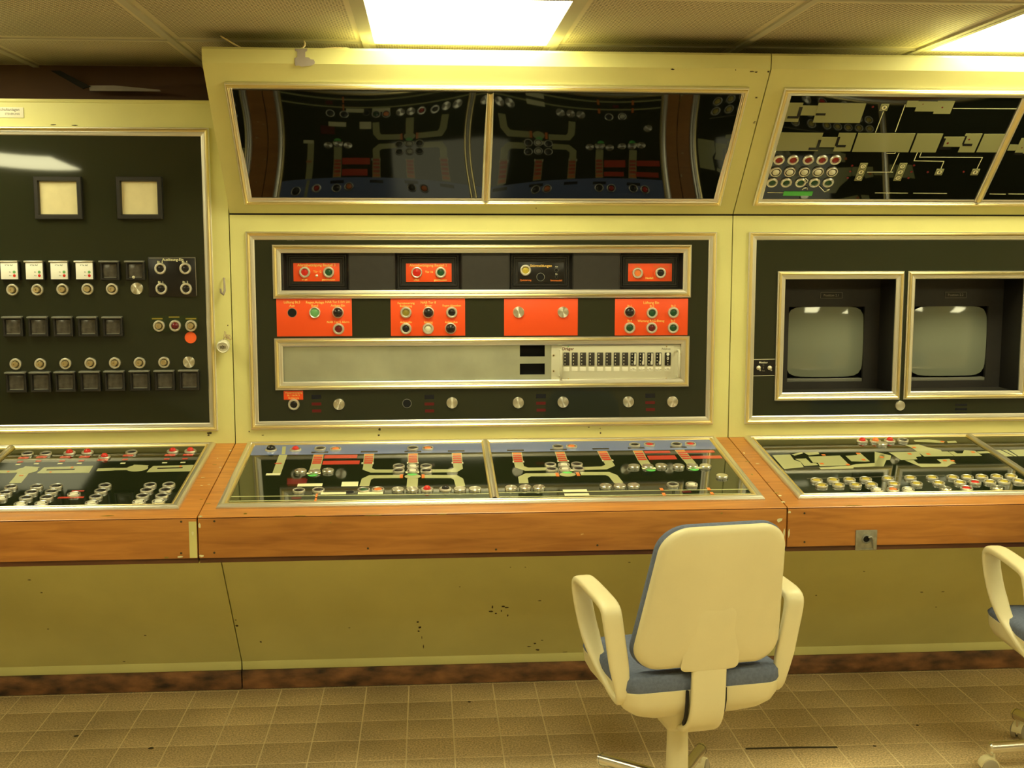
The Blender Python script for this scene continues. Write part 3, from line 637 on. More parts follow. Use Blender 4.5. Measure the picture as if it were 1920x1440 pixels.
pt('Störmeldungen', 1014.5, 498.5, .0125); pt('Quittierung', 985.5, 525.3, .0085, 'orange_print'); pt('Stromausfall', 1043, 526, .0085, 'orange_print'); pt('Aus', 1043.5, 500, .0065, 'white_print'); pt('Ein', 1043.5, 514, .0065, 'white_print')
pt('Alarm', 1196, 499.5, .010, 'orange_print'); pt('Entwarnung', 1239, 499.5, .010, 'orange_print'); pt('Notfall', 1217.5, 521.5, .010)
for k, x, y in (('red', 571, 510.5), ('green', 616, 510.5), ('wred', 781.4, 511), ('green', 826.3, 511), ('yellow', 985.5, 506.8), ('orange', 1196, 512), ('black', 1239, 511.8)): p.button(k, x, y, PD_+.002, .98)
for x, y, s_ in ((1014, 519.5, .9), (1043.8, 506.8, .42), (1043.8, 519.5, .3)):
    o = p.button('hole', x, y, PD_+.002, s_)
a, b = p.px(594, 517, PD_); o = p.add('toggle_switch', lathe([(.0045, 0), (.0045, .002), (.002, .003), (.0015, .009), (.0022, .011), (0, .012)], 'silver', seg=12), a, b, PD_+.002)
# red plates
for q in ((519, 560, 660, 630.4), (732.7, 560, 872, 629.5), (945, 560, 1083, 629), (1152.5, 560, 1289, 628.5)): p.rect('red_plate', 'red_plate', *q, PS, .0025, bev=.0005)
for k, x, y in (('hole', 547.3, 586.6), ('wgreen', 590, 586.4), ('knobblack', 633.5, 586), ('darkred', 634.6, 617), ('olive', 761, 586), ('knobblack', 803.3, 586), ('black', 847, 586), ('black', 761, 616.4), ('white', 802.7, 616.4), ('knobblack', 845, 615.8),
                ('blank', 972.5, 585.5), ('blank', 1056, 585.5), ('knobblack', 1181, 585), ('green', 1223, 587), ('green', 1263, 586.3), ('green', 1181, 615), ('darkred', 1222.3, 615), ('green', 1262.5, 615)): p.button(k, x, y, PS+.002, 1.0)
T = PS+.0028
for t, x, y, h in (('Lüftung Bt.3', 547.5, 566.7, .0115), ('Aus', 547.5, 573.3, .0115), ('Regen.Anlage', 590.5, 567, .0115), ('Bund', 590, 573.2, .0115), ('NAB Tor 5 SW 201', 633.5, 566.3, .0105), ('Anlage-Ein', 633.5, 573, .0115), ('NAB Tor 5 Alarm', 634, 604, .0105),
                   ('Fernsteuerung', 761.3, 568.6, .010), ('Bedienung', 761, 573.6, .010), ('NAB Tor 8', 803, 567.3, .0115), ('Alarm', 803, 573.2, .010), ('Regen-Absenken', 847, 573, .0095), ('Anlage-Ein', 761.3, 604.3, .0095), ('Störung', 803, 604.3, .0095), ('Anlage-Aus', 846, 604.2, .0095),
                   ('Lüftung Ein', 1221, 567.7, .0125), ('Bt.1', 1180.5, 573.8, .010), ('Bt.2', 1222.5, 573.8, .010), ('Bt.3', 1262.5, 573.8, .010), ('Bt.4', 1180.5, 601.5, .010), ('Wartung RAG-Bezug', 1220.5, 601.7, .011), ('Bt.5', 1262, 601.5, .010)):
    p.text(t, x, y, h, 'yellow_print', T)
# aluminium plate with two slots behind the lower frame
AZ = -.010
slots = [prect(975, 647.5, 1022, 669), prect(975, 681.7, 1022, 703)]
x, y = h2[0]-.004, h2[2]-.004
p.add('aluminium_plate', sheet(h2[1]-h2[0]+.008, h2[3]-h2[2]+.008, .003, 'aluminium', [(s[0]-x, s[0]+s[2]-x, s[1]-y, s[1]+s[3]-y) for s in slots]), x, y, AZ)
p.add('slot_back', box(slots[1][0]-.02, slots[0][0]+.11, slots[1][1]-.01, slots[0][1]+.06, -.035, -.030, 'hole_black'))
# bottom row
x, y, W, H = prect(532.4, 732.5, 568.3, 749.3); p.add('red_label', box(0, W, 0, H, 0, .0015, 'red_plate', .0004), x, y, PS)
for t, yy in (('Wasserversorgung', 736.3), ('Bt. 1 bis Bt. 5', 741.3), ('Quittierung', 746.2)): p.text(t, 550.3, yy, .0078, 'yellow_print', PS+.002)
for k, x, y in (('black', 550.6, 758.9), ('blank', 635.4, 758.6), ('hole', 763, 757), ('blank', 847.7, 755.7), ('blank', 972, 755.5), ('blank', 1056, 754.5), ('blank', 1178.7, 753.7), ('blank', 1261.5, 753.7)): p.button(k, x, y, PS, 1.0)
for x, y in ((593.5, 744), (805, 744), (1014, 742.5), (1218.7, 741.5)):
    p.rect('print_block', 'darkblue_print', x-9, y-4, x+9, y+4, PS, .0003); p.rect('print_block', 'darkred_print', x-9, y+10.5, x+9, y+16, PS, .0003); p.rect('print_block', 'darkred_print', x-8, y+23.5, x+9, y+29, PS, .0003)
PC = p
# gas warning rack inside the aluminium recess
ru, rv = FACE.uv(1033.7, 713.7); ru1, rv1 = FACE.uv(1280.5, 646)
r_ = Panel('gas_warning_rack', 'grey rack unit with thirteen channel modules and two handles beside the black slots', 'rack unit', FACE, ru, ru1, rv, rv1)
RZ = -.006
r_.add('front_plate', box(0, r_.w, 0, r_.h, RZ, -.002, 'rack_grey', .0008))
r_.add('inner_panel', box(.036, r_.w-.032, .002, r_.h-.003, -.003, .001, 'rack_grey', .0006))
mxs = [1061.8, 1077.5, 1093, 1109, 1125, 1140.5, 1156, 1172, 1187.5, 1203, 1219, 1234.5, 1251.8]
for k, x in enumerate(mxs):
    a, b = r_.px(x, 673); md = r_.add('channel_module', box(-.0105, .0105, -.023, .023, 0, .003, 'black_plate' if k > 7 else 'dark_rubber', .0004), a, b, .001)
    if k < 12:
        for j in range(4): node('signal_lamp', lathe([(.0022, 0), (.0018, .0008), (0, .001)], 'cap_white' if j == 0 else 'rack_grey', seg=8), md, (-.005, .017-.0115*j, .003))
        if 7 < k: node('scale_strip', prism([(.001, -.020), (.0085, -.020), (.0085, .020), (.003, .020), (.003, -.008), (.001, -.008)], .0004, 'white_print'), md, (0, 0, .003))
        if 7 < k:
            for j in range(8): node('scale_tick', plate(.003, .0009, .0002, 'dirt'), md, (.0045, .017-.0048*j, .0034))
    else:
        node('round_light', lathe([(.0055, 0), (.005, .0008), (0, .001)], 'white_print', seg=14), md, (0, .017, .003)); node('lettering', text_mesh('0', .016, 'white_print'), md, (0, .002, .0032))
        for j in range(2): node('signal_lamp', lathe([(.002, 0), (0, .001)], 'rack_grey', seg=8), md, (0, -.009-.009*j, .003))
    lb = r_.add('module_label', box(-.0105, .0105, -.0075, .0075, 0, .0012, 'white_print', .0003), a, r_.px(x, 692)[1], .001)
    if k > 7: node('lettering', text_mesh('1\nSauerstoff' if k % 2 else 'CO\nTor West', .0048, 'dirt'), lb, (0, 0, .0014))
r_.text('Dräger', 1065, 654.2, .0145, 'darkred_print', .0015); r_.text('Polytron', 1249, 654.3, .009, 'dim_print', .0015)
a, b = r_.px(1065.5, 649.5); r_.add('maker_mark', plate(.005, .0025, .0006, 'cap_lightgreen'), a, b, .001)
for x in (1050.2, 1270.5):
    a, b0, b1 = r_.px(x, 680)[0], r_.px(x, 705)[1], r_.px(x, 657)[1]
    r_.add('rack_handle', tube([(a, b0, -.002), (a, b0, .018), (a, b0+.006, .024), (a, b1-.006, .024), (a, b1, .018), (a, b1, -.002)], .0045, 'rack_grey', 10))
for x, y in ((1038, 666.3), (1038, 695.8), (1277, 663.8), (1277, 694.5)):
    a, b = r_.px(x, y); s_ = r_.add('rack_screw', lathe([(.0042, 0), (.004, .0015), (.002, .0018), (.0018, .0006), (0, .0006)], ['brass', 'dirt'], [0, 0, 1, 1], 12), a, b, -.002)
for x, y in ((1065.8, 710), (1249, 709.5), (1250, 649.5)): a, b = r_.px(x, y); r_.add('rack_screw', lathe([(.0028, 0), (.002, .001), (0, .001)], 'brass', seg=10), a, b, .001)

# ================================================================== RIGHT FACE PANEL AND SCREENS
p = Panel('screen_panel', 'dark green panel framing the two recessed screens in the right cabinet', 'control panel', FACE, 1.127, 2.75, .933, 1.612)
p.add('frame', frame(p.w, p.h, GOLD_OUT, ['gold', 'silver'], GO_MI), z=.002)
MW = [(1.2335, 1.691, 1.016, 1.475), (1.705, 2.162, 1.016, 1.475)]
hs = [(a-1.127+.024-.018, b-1.127-.024-.018, c-.933+.024-.018, d-.933-.024-.018) for a, b, c, d in MW]
p.add('panel_sheet', sheet(p.w-.036, p.h-.036, .004, 'panel_green', hs), .018, .018, -.001)
for a, b, c, d in MW: p.add('screen_frame', frame(b-a, d-c, GOLD_OUT, ['gold', 'silver'], GO_MI), a-1.127, c-.933, PS)
p.text('CNTPL.75', 1427, 449.5, .0075, 'dim_print', PS+.0003)
tp = p.rect('toggle_plate', 'black_plate', 1409, 674, 1454, 704.5, PS, .001)
for y in (674, 704.5): p.path('border_line', 'rack_grey', [(1408.5, y), (1454.5, y-.8)], .002, PS, .0016)
p.text('Monitor', 1431.5, 679.7, .0095, 'white_print', PS+.0013); p.text('Ein', 1431.5, 684.5, .0055, 'dim_print', PS+.0013); p.text('I', 1431.3, 690, .011, 'dim_print', PS+.0013); p.text('Aus', 1431.3, 695, .0065, 'dim_print', PS+.0013)
for x in (1421.6, 1442.5):
    a, b = p.px(x, 689.5); o = p.add('toggle_switch', lathe([(.0078, 0), (.0078, .002), (.0062, .003), (.0055, .003), (.005, .006), (.003, .007), (0, .007)], 'silver', seg=16), a, b, PS+.001)
    node('toggle_lever', tube([(0, 0, .005), (.0008, -.004, .012), (.0015, -.007, .017)], [.0018, .0022, .003], 'silver', 10), o)
p.button('blank', 1689, 761, PS, .9)
for k in range(3): p.rect('print_block', 'darkblue_print', 1790, 757+8*k, 1812, 761+8*k, PS, .0003)
def crt(label, x0, x1, z0, z1, num):
    t = thing('crt_monitor', label, 'monitor', ((x0+x1)/2, YF, z0), group='screens in the right cabinet'); W, H, D = x1-x0, z1-z0, .165
    def part(n, me, loc=(0, 0, 0), parent=None): return node(n, me, parent or t, loc)
    # recess walls
    e = .0215
    part('side_wall', box(-W/2+e-.006, -W/2+e, .004, D+.02, e, H-e, 'black_plastic')); part('side_wall', box(W/2-e, W/2-e+.006, .004, D+.02, e, H-e, 'black_plastic'))
    part('ceiling_board', box(-W/2+e, W/2-e, .004, D+.02, H-e, H-e+.006, 'black_plastic')); part('shelf_board', box(-W/2+e, W/2-e, .004, D+.02, e-.006, e, 'dark_rubber'))
    # bezel: board with a rounded opening, screen bulging through it
    sx, sz, sw, sh_ = .008, .195, .286, .260
    bz = sheet(W-2*e, H-2*e, .014, 'blank_grey', [(sx-sw/2+W/2-e, sx+sw/2+W/2-e, sz-sh_/2-e-.018, sz+sh_/2-e)])
    o = part('bezel', bz, (-W/2+e, D, e)); o.rotation_euler = (math.pi/2, 0, 0)
    part('sill_strip', box(sx-sw/2, sx+sw/2, D-.010, D+.03, sz-sh_/2-.018, sz-sh_/2-.006, 'grey_tube', .001))
    # screen: superellipse outline, spherical bulge
    V = [(0, -.030, 0)]; Fc = []; rings = 10; seg = 56
    for k in range(1, rings+1):
        for j in range(seg):
            an = 2*math.pi*j/seg; ca, sa_ = math.cos(an), math.sin(an); q = (abs(ca)**7+abs(sa_)**7)**(-1/7); f = k/rings
            x, z = f*q*ca*(sw/2+.002), f*q*sa_*(sh_/2); V.append((x, -.030+.34*(x*x+z*z)*2.2, z))
    for j in range(seg): Fc.append((0, 1+(j+1) % seg, 1+j))
    for k in range(rings-1):
        for j in range(seg): a_, b_ = 1+k*seg, 1+(k+1)*seg; Fc.append((a_+j, a_+(j+1) % seg, b_+(j+1) % seg, b_+j))
    sm = fix(mesh('screen', V, Fc, 'crt_glass', None, 60)); part('screen', sm, (sx, D+.006, sz))
    part('screen_surround', box(sx-sw/2-.004, sx+sw/2+.004, D+.036, D+.040, sz-sh_/2-.02, sz+sh_/2+.004, 'hole_black'))
    lp = part('name_plate', box(-.041, .041, -.0025, 0, -.011, .011, 'black_plate'), (.022, D-.0135, H-.092))
    for a_ in ((-.041, .041, .0098, .011), (-.041, .041, -.011, -.0098), (-.041, -.0398, -.011, .011), (.0398, .041, -.011, .011)): node('plate_border', box(a_[0], a_[1], -.0032, -.0024, a_[2], a_[3], 'dim_print'), lp)
    tx = node('lettering', text_mesh('Position '+num, .0125, 'dim_print'), lp, (0, -.003, 0), (math.pi/2, 0, 0))
crt('square tube monitor under the plate Position 2.1, left of the two screens', *MW[0], '2.1')
crt('square tube monitor under the plate Position 2.2, right of the two screens', *MW[1], '2.2')

# ================================================================== OVERHEAD HOOD PANELS
def hood_panel(label, u0, u1, um, right=False):
    p = Panel('overhead_panel', label, 'control panel', HOOD, u0, u1, .050, .534)
    p.add('frame', frame(p.w, p.h, GOLD_OUT, ['gold', 'silver'], GO_MI), z=.002)
    p.add('mullion', bar(p.h-.05, MULL, ['silver', 'gold'], MU_MI, 0), um-u0, .025, .002)
    for a, b in ((.022, um-u0-.010), (um-u0+.010, p.w-.022)):
        p.add('glass_pane', pillow(b-a, p.h-.044, .003, HB, 'hood_glass', 36, 24, 0, 1, HT), a, .022, .0005)
    return p
HB, HT = .0043, .018
p = hood_panel('dark mirror-like overhead panel with two plain panes on the middle hood', -.607, 1.015, .2025)
HB, HT = .0035, 0
p = hood_panel('dark overhead panel with cream track diagram and button grid on the right hood', 1.128, 2.75, 1.925)
cv = lambda x, y: (1370+x/3.4909, 90+y/3.4909)
HS = .0036
def hz(x, y):                       # height of the bowed pane at a photo position
    a, b = p.px(x, y, HS); q = a-.022; wd = 1.925-1.128-.032
    if q > wd: q = a-(1.925-1.128+.010); wd = p.w-.022-(1.925-1.128+.010)
    return .0035+.0035*max(0, math.sin(math.pi*min(max(q/wd, 0), 1)))*bow(min(max((b-.022)/(p.h-.044), 0), 1), 0)
def hrect(n, m, x0, y0, x1, y1, d=.0012):
    """rectangle whose vertical sides follow the panel, x taken at mid height of the crop"""
    A = cv((x0+x1)/2, (y0+y1)/2); z = hz(*A)
    ym = (y0+y1)/2; P = [cv(x0, ym), cv(x1, ym)]; t, b = p.px(*cv((x0+x1)/2, y0), z)[1], p.px(*cv((x0+x1)/2, y1), z)[1]
    l, r = p.px(*P[0], z)[0], p.px(*P[1], z)[0]
    return p.add(n, box(0, round(r-l, 4), 0, round(t-b, 4), -.002, d, m), l, b, z)
for q in ((298, 553, 588, 672), (690, 556, 802, 676), (814, 558, 1186, 680), (1198, 560, 1366, 682), (1512, 560, 1621, 682), (1633, 562, 1800, 682)): hrect('track_block', 'hood_print', *q)
for q in ((586, 583, 694, 648), (1386, 580, 1520, 645), (346, 357, 458, 482), (452, 376, 572, 440), (556, 360, 866, 488), (1150, 345, 1222, 386), (1216, 350, 1346, 414), (1340, 346, 1452, 430), (1818, 632, 1876, 670), (1880, 590, 1960, 690)): hrect('track_block', 'hood_print', *q)
for x0, x1, y in ((370, 445, 452), (556, 620, 432), (510, 575, 658), (690, 752, 640), (1365, 1440, 656), (1518, 1580, 632), (1852, 1910, 690)):
    hrect('door_mark', 'dark_print', x0, y-7, x1, y+8, .0016)
for x0, x1, y0, y1 in ((440, 462, 385, 450), (566, 585, 370, 430), (566, 585, 600, 655), (690, 708, 580, 640), (1380, 1396, 590, 655), (1520, 1536, 575, 630)): hrect('door_mark', 'dark_print', x0, y0, x1, y1, .0016)
def hline(pts, wd=.0022):
    q = [cv(*t) for t in pts]; z = max(hz(*t) for t in q)+.0004; p.path('diagram_line', 'cream_label', q, wd, z, .0005, z)
for l in ([(1000, 415), (948, 552)], [(1142, 370), (1078, 548)], [(1455, 395), (1890, 398)], [(893, 812), (1062, 812)], [(1048, 808), (1102, 688)], [(1020, 690), (1075, 690), (1078, 684)], [(1222, 684), (1200, 738), (1396, 742), (1376, 790)],
          [(1248, 684), (1236, 714), (1648, 716), (1612, 790)], [(945, 948), (1160, 950)], [(1195, 950), (1415, 952)], [(240, 945), (345, 947)], [(1695, 955), (1800, 957)], [(1818, 955), (1920, 956)]): hline(l)
def hplate(x, y, n):
    a = cv(x, y); z = hz(*a); u, v = p.px(*a, z)
    o = p.add('signal_plate', box(-.013, .013, -.0125*n-.001, .0125*n+.001, -.002, .0015, 'hood_print', .0003), u, v, z)
    for k in range(n):
        c = node('signal_disc', lathe([(.0105, 0), (.0105, .001), (.0095, .0012), (.0092, .0004), (0, .0004)], ['dark_print', 'dark_print', 'dark_print', 'cream_label'], [0, 1, 2, 3], 20), o, (0, .025*(k-(n-1)/2), .0015))
        node('lettering', text_mesh('B' if n == 1 or k == 1 else 'O', .012, 'dark_print'), c, (0, 0, .0016))
hplate(853, 810, 3); hplate(1110, 810, 3); hplate(1365, 811, 1); hplate(1600, 811, 1); hplate(1005, 388, 1)
for x, y in ((795, 770), (782, 808), (765, 850), (1200, 768), (1183, 810), (1163, 850), (1290, 812), (1525, 810), (1420, 622), (1560, 598), (1385, 388), (1905, 652), (930, 385), (1258, 366)):
    a = cv(x, y); z = hz(*a); u, v = p.px(*a, z); p.add('signal_lamp', lathe([(.0042, -.002), (.004, .001), (0, .0018)], 'cap_darkred', seg=12), u, v, z)
for xs, y, kd in (((318, 410, 510, 600, 688), 738, 'dimred'), ((297, 388, 484, 573, 665), 816, 'hwhite'), ((273, 366, 460, 550, 640), 887, 'green')):
    for x in xs: a = cv(x, y); p.button(kd, *a, hz(*a)-.001, .98)
gt = hrect('green_tape', 'green_tape', 345, 938, 535, 965, .002)
for k, pts in enumerate(([(470, 930), (480, 915), (500, 918), (505, 935)], [(578, 905), (600, 925), (615, 945), (640, 940), (645, 925), (630, 930)], [(490, 855), (505, 865), (500, 885), (485, 880)])):
    q = [p.px(*cv(*t), .01) for t in pts]; p.add('loose_wire', tube([(a, b, .008+.004*math.sin(i*1.7)) for i, (a, b) in enumerate(q)], .0016, 'cap_white', 6))

# ================================================================== DESK PANELS
DS = .006
def desk_panel(label, u0, u1, um):
    p = Panel('desk_panel', label, 'control panel', DESK, u0, u1, .062, .684)
    p.add('frame', frame(p.w, p.h, DESK_PROF, ['gold', 'silver'], DK_MI), z=.003)
    p.add('mullion', bar(p.h-.05, MULL, ['gold', 'silver'], MU_MI, 0), um-u0, .025, .003)
    for a, b in ((.024, um-u0-.010), (um-u0+.010, p.w-.024)):
        p.add('glass_pane', box(a, b, .024, p.h-.024, .0012, DS, 'desk_glass'))
    return p
p = desk_panel('glossy desk panel with blue band and branching track diagram on the middle worktop', -.622, 1.020, .199)
def set_cv(fx):
    global cv; cv = fx
def dbut(lst):
    for k, x, y in lst: p.button(k, *cv(x, y), DS-.0005, .97, .009)
def dpath(m, pts, wd, z=0): p.path('track_line', m, [cv(*t) for t in pts], wd, DS-.0003+z, .0006, DS)
def drect(n, m, x, y, w_, h_, z=.0004):
    a, b = cv(x-w_/2, y-h_/2), cv(x+w_/2, y+h_/2); p.rect(n, m, a[0], a[1], b[0], b[1], DS-.0003+z, .0006, DS)
def ladder(x0, y0, x1, y1, wd=.034):
    """red rungs on a cream track leading off the blue band"""
    dpath('cream_print', [(x0, y0), (x1, y1)], wd)
    for k in range(5):
        f = (k+.6)/5.3; x, y = x0+(x1-x0)*f, y0+(y1-y0)*f; a, b = p.px(*cv(x, y), DS)
        p.add('track_rung', plate(wd*.86, .014, .0006, 'orange_print' if k == 0 else 'red_print'), a, b, DS+.0002)
def oval(m, x, y, rx, ry):
    a, b = p.px(*cv(x, y), DS); p.add('track_node', prism([(rx*math.cos(k*.314159), ry*math.sin(k*.314159)) for k in range(20)], .0006, m), a, b, DS)
def green_chip(x, y): a, b = p.px(*cv(x, y), DS); p.add('green_marker', prism([(.016*math.cos(-k*.5236), .016*math.sin(-k*.5236)) for k in range(7)], .0012, 'green_tape'), a, b+.006, DS)
cL = lambda x, y: (390+x*.28125, 800+y*.28125); cR = lambda x, y: (900+x*.302083, 800+y*.302083)
cv = cL
vb = p.px(*cL(900, 183), DS)[1]
for a, b in ((.026, .199+.622-.012), (.199+.622+.012, p.w-.026)): p.add('blue_band', box(a, b, vb, p.h-.026, 0, .0006, 'blue_band'), 0, 0, DS-.0002)
TW = .034
dpath('cream_print', [(503, 184), (455, 318)], TW*.8); dpath('cream_print', [(508, 133), (503, 184)], .012, .0004); drect('track_rung', 'red_print', 468, 245, 46, 5); drect('label_strip', 'cream_label', 435, 318, 95, 13)
ladder(738, 186, 722, 252); dpath('cream_print', [(722, 252), (708, 300)], TW)
ladder(1075, 180, 1068, 252); dpath('cream_print', [(1068, 250), (1062, 282), (1100, 296), (1250, 296)], .030)
ladder(1366, 178, 1366, 244)
ladder(1658, 176, 1664, 248); dpath('cream_print', [(1664, 246), (1668, 278), (1640, 294), (1480, 295)], .030)
dpath('cream_print', [(1042, 396), (1056, 350), (1090, 334), (1285, 332)], .030); dpath('cream_print', [(1440, 332), (1640, 333), (1670, 350), (1684, 398)], .030); dpath('cream_print', [(1365, 345), (1360, 405)], .034)
oval('cream_print', 1365, 332, .026, .020)
for x in (1290, 1434): drect('track_rung', 'orange_print', x, 332, 20, 24, .0008)
for x, y in ((745, 172), (1075, 168), (1366, 167), (1655, 163)): drect('barrier_mark', 'dark_print', x, y, 112, 9)
for x, y, w_, h_ in ((885, 200, 220, 22), (888, 240, 245, 24)): drect('caption_block', 'red_print', x, y, w_, h_)
drect('caption_block', 'darkred_print', 595, 367, 130, 34); drect('caption_block', 'darkred_print', 588, 477, 66, 14)
for x, y, w_, h_ in ((705, 313, 92, 11), (1362, 305, 92, 11), (680, 391, 165, 18), (946, 385, 110, 30), (836, 447, 168, 15), (1083, 445, 168, 15)): drect('label_strip', 'cream_label', x, y, w_, h_, .0012)
for x, y in ((697, 326), (1362, 320)): green_chip(x, y)
for y, x0 in ((467, 148), (497, 130)): dpath('cream_print', [(x0, y), (1880, y-20)], .006)
drect('track_rung', 'orange_print', 724, 460, 14, 22, .0008); drect('track_rung', 'orange_print', 718, 488, 14, 22, .0008)
for x in (1028, 1100): drect('track_lamp', 'cap_white', x, 245, 8, 9, .001)
for x in (1330, 1400, 1628, 1698): drect('track_lamp', 'cap_white', x, 243, 8, 9, .001)
dbut([('knobblack', 420, 143), ('domered', 583, 143), ('hring', 748, 138), ('horange', 850, 140), ('hring', 1365, 135), ('horange', 1465, 135), ('hblank', 617, 287), ('hblank', 710, 291), ('hblank', 800, 285),
      ('hring', 1272, 255), ('hwhite', 1365, 255), ('hring', 1454, 255), ('hring', 1270, 285), ('hwhite', 1364, 285), ('hring', 1456, 285), ('hring', 605, 417), ('hring', 736, 414), ('hgreen', 1038, 412), ('horange', 1133, 410),
      ('hblank', 1266, 411), ('hblank', 1362, 410), ('domered', 1460, 408), ('domeblack', 1583, 405), ('hblank', 1680, 408), ('hblank', 1780, 407), ('hole', 943, 420)])
cv = cR
ladder(228, 160, 238, 224); dpath('cream_print', [(238, 222), (246, 250), (290, 264), (425, 262)], .030)
ladder(494, 156, 516, 218)
ladder(757, 151, 790, 212); dpath('cream_print', [(790, 210), (808, 240), (770, 256), (640, 260)], .030)
ladder(978, 148, 1012, 212); dpath('cream_print', [(1012, 210), (1036, 244)], TW); ladder(1238, 144, 1290, 206); dpath('cream_print', [(1290, 204), (1318, 238)], TW)
dpath('cream_print', [(272, 352), (266, 315), (300, 299), (470, 298)], .030); dpath('cream_print', [(625, 292), (790, 291), (826, 305), (862, 350)], .030)
oval('cream_print', 544, 297, .026, .020)
for x, y in ((480, 299), (608, 296)): drect('track_rung', 'orange_print', x, y, 20, 22, .0008)
for x, y in ((220, 148), (487, 143), (750, 138), (970, 133), (1232, 128)): drect('barrier_mark', 'dark_print', x, y, 104, 8)
for x, y, w_, h_ in ((1100, 158, 160, 14), (1130, 192, 175, 24), (1365, 155, 180, 14), (1405, 190, 190, 18)): drect('caption_block', 'red_print', x, y, w_, h_)
drect('caption_block', 'darkred_print', 1283, 405, 55, 10)
for x, y, w_, h_ in ((540, 272, 84, 11), (1048, 260, 84, 11), (1330, 257, 84, 11), (590, 400, 150, 15), (601, 424, 154, 15)): drect('label_strip', 'cream_label', x, y, w_, h_, .0012)
for x, y in ((542, 286), (1062, 272), (1332, 268)): green_chip(x, y)
for y in (410, 437): dpath('cream_print', [(90, y), (1690 if y > 420 else 1665, y-22)], .006)
for x, y in ((1127, 390), (1141, 420), (1420, 388), (1440, 415)): drect('track_rung', 'orange_print', x, y, 20, 16, .0008)
for x, y in ((207, 220), (270, 219), (762, 212), (824, 210), (484, 216), (548, 214)): drect('track_lamp', 'cap_white', x, y, 8, 8, .001)
dbut([('hring', 483, 117), ('horange', 568, 115), ('hring', 960, 105), ('hred', 1052, 103), ('hring', 1220, 102), ('hred', 1307, 100), ('hring', 437, 228), ('hwhite', 520, 229), ('hring', 602, 226), ('hring', 445, 256), ('hwhite', 528, 256), ('hring', 612, 253),
      ('hblank', 193, 372), ('hblank', 281, 369), ('hblank', 366, 370), ('hblank', 780, 361), ('hblank', 868, 360), ('hblank', 954, 358), ('hblank', 957, 239), ('hblank', 1041, 239), ('hblank', 1125, 235), ('hblank', 1233, 238), ('hblank', 1318, 236), ('hblank', 1400, 238),
      ('hring', 1197, 351), ('hwhite', 1314, 351), ('hblank', 1503, 300)])
# left desk
p = desk_panel('glossy desk panel with columns of ring buttons on the left worktop', -2.355, -.729, -1.405)
cv = lambda x, y: (x/4, 800+y/4)
dbut([('hring', 205, 193), ('hring', 343, 192), ('domered', 520, 186), ('domered', 655, 181), ('domered', 783, 215), ('hring', 985, 182), ('domered', 1295, 173), ('domered', 1427, 171), ('hwhite', 553, 497),
      ('hring', 80, 443), ('hring', 40, 486), ('hwhite', 5, 527)]+[('hring' if k < 3 else 'hwhite', x, y) for col in (((273, 440), (235, 482), (193, 524), (153, 570)), ((420, 437), (385, 478), (348, 521), (308, 566)), ((785, 432), (755, 472), (718, 516), (685, 562)), ((1125, 428), (1098, 467), (1067, 510), (1040, 555)), ((1265, 425), (1240, 465), (1213, 508), (1188, 551))) for k, (x, y) in enumerate(col)])
for x, y in ((175, 235), (312, 229), (490, 228), (635, 226), (770, 250), (962, 217), (1275, 213), (1412, 211)):
    drect('caption_block', 'red_print', x, y, 76, 13); 
    if y < 245: drect('caption_block', 'red_print', x-24, y+30, 40, 9); drect('label_strip', 'cream_label', x-40, y+(58 if x > 900 else 50), 36, 7)
drect('caption_block', 'red_print', 532, 532, 190, 11); drect('caption_block', 'red_print', 585, 483, 90, 8)
dpath('cream_print', [(-100, 340), (60, 338)], .026); dpath('cream_print', [(60, 338), (140, 336)], .024); oval('cream_print', 200, 328, .034, .032); dpath('cream_print', [(245, 300), (200, 328)], .05)
dpath('cream_print', [(175, 345), (150, 380), (112, 424)], .036); drect('track_rung', 'orange_print', 160, 368, 30, 6, .001); drect('track_rung', 'orange_print', 62, 338, 14, 7, .001)
p.poly('track_block', 'cream_print', [cv(*t) for t in ((330, 305), (700, 293), (668, 346), (275, 350), (300, 330))], DS-.0003, .0006, DS); p.path('track_line', 'dark_print', [cv(350, 325), cv(560, 321)], .010, DS+.0004, .0005, DS); drect('track_rung', 'orange_print', 540, 308, 14, 10, .001); drect('track_rung', 'orange_print', 380, 342, 14, 6, .001)
dpath('cream_print', [(728, 324), (860, 319)], .026); dpath('cream_print', [(860, 319), (960, 317)], .022); oval('cream_print', 1030, 312, .034, .032); dpath('cream_print', [(1060, 288), (1030, 312)], .05)
p.poly('track_block', 'cream_print', [cv(*t) for t in ((1150, 295), (1500, 286), (1455, 334), (1100, 342), (1120, 318))], DS-.0003, .0006, DS); p.path('track_line', 'dark_print', [cv(1180, 314), cv(1370, 309)], .010, DS+.0004, .0005, DS); drect('track_rung', 'orange_print', 1355, 298, 14, 10, .001)
# right desk
p = desk_panel('glossy desk panel with cream floor plan and yellow buttons on the right worktop', 1.124, 2.755, 1.938)
cv = lambda x, y: (1370+x/3.4909, 790+y/3.4909)
dbut([('domered', 862, 119), ('domeorange', 948, 120), ('domered', 1042, 117), ('hring', 1128, 115), ('hblank', 990, 140), ('hblank', 990, 147)][:5]+
     [('hyellow', x, y) for x, y in ((563, 378), (672, 375), (778, 373), (885, 370), (1030, 366), (1178, 362), (1320, 360), (1455, 358), (1550, 356), (1645, 354), (1742, 353), (1837, 350), (597, 410), (707, 408), (818, 408), (923, 404), (1068, 401), (1217, 399), (1362, 395), (1502, 392), (1697, 388), (1790, 386), (1885, 383))]+
     [('hred', 1600, 390), ('hwhite', 960, 440), ('horange', 1063, 437), ('hwhite', 1163, 437), ('hblank', 1407, 432), ('hred', 1545, 429), ('hblank', 1742, 427)])
ca = lambda x, y: (1400+x*.135417, 800+y*.135417); cb = lambda x, y: (1640+x*.145833, 800+y*.145833)
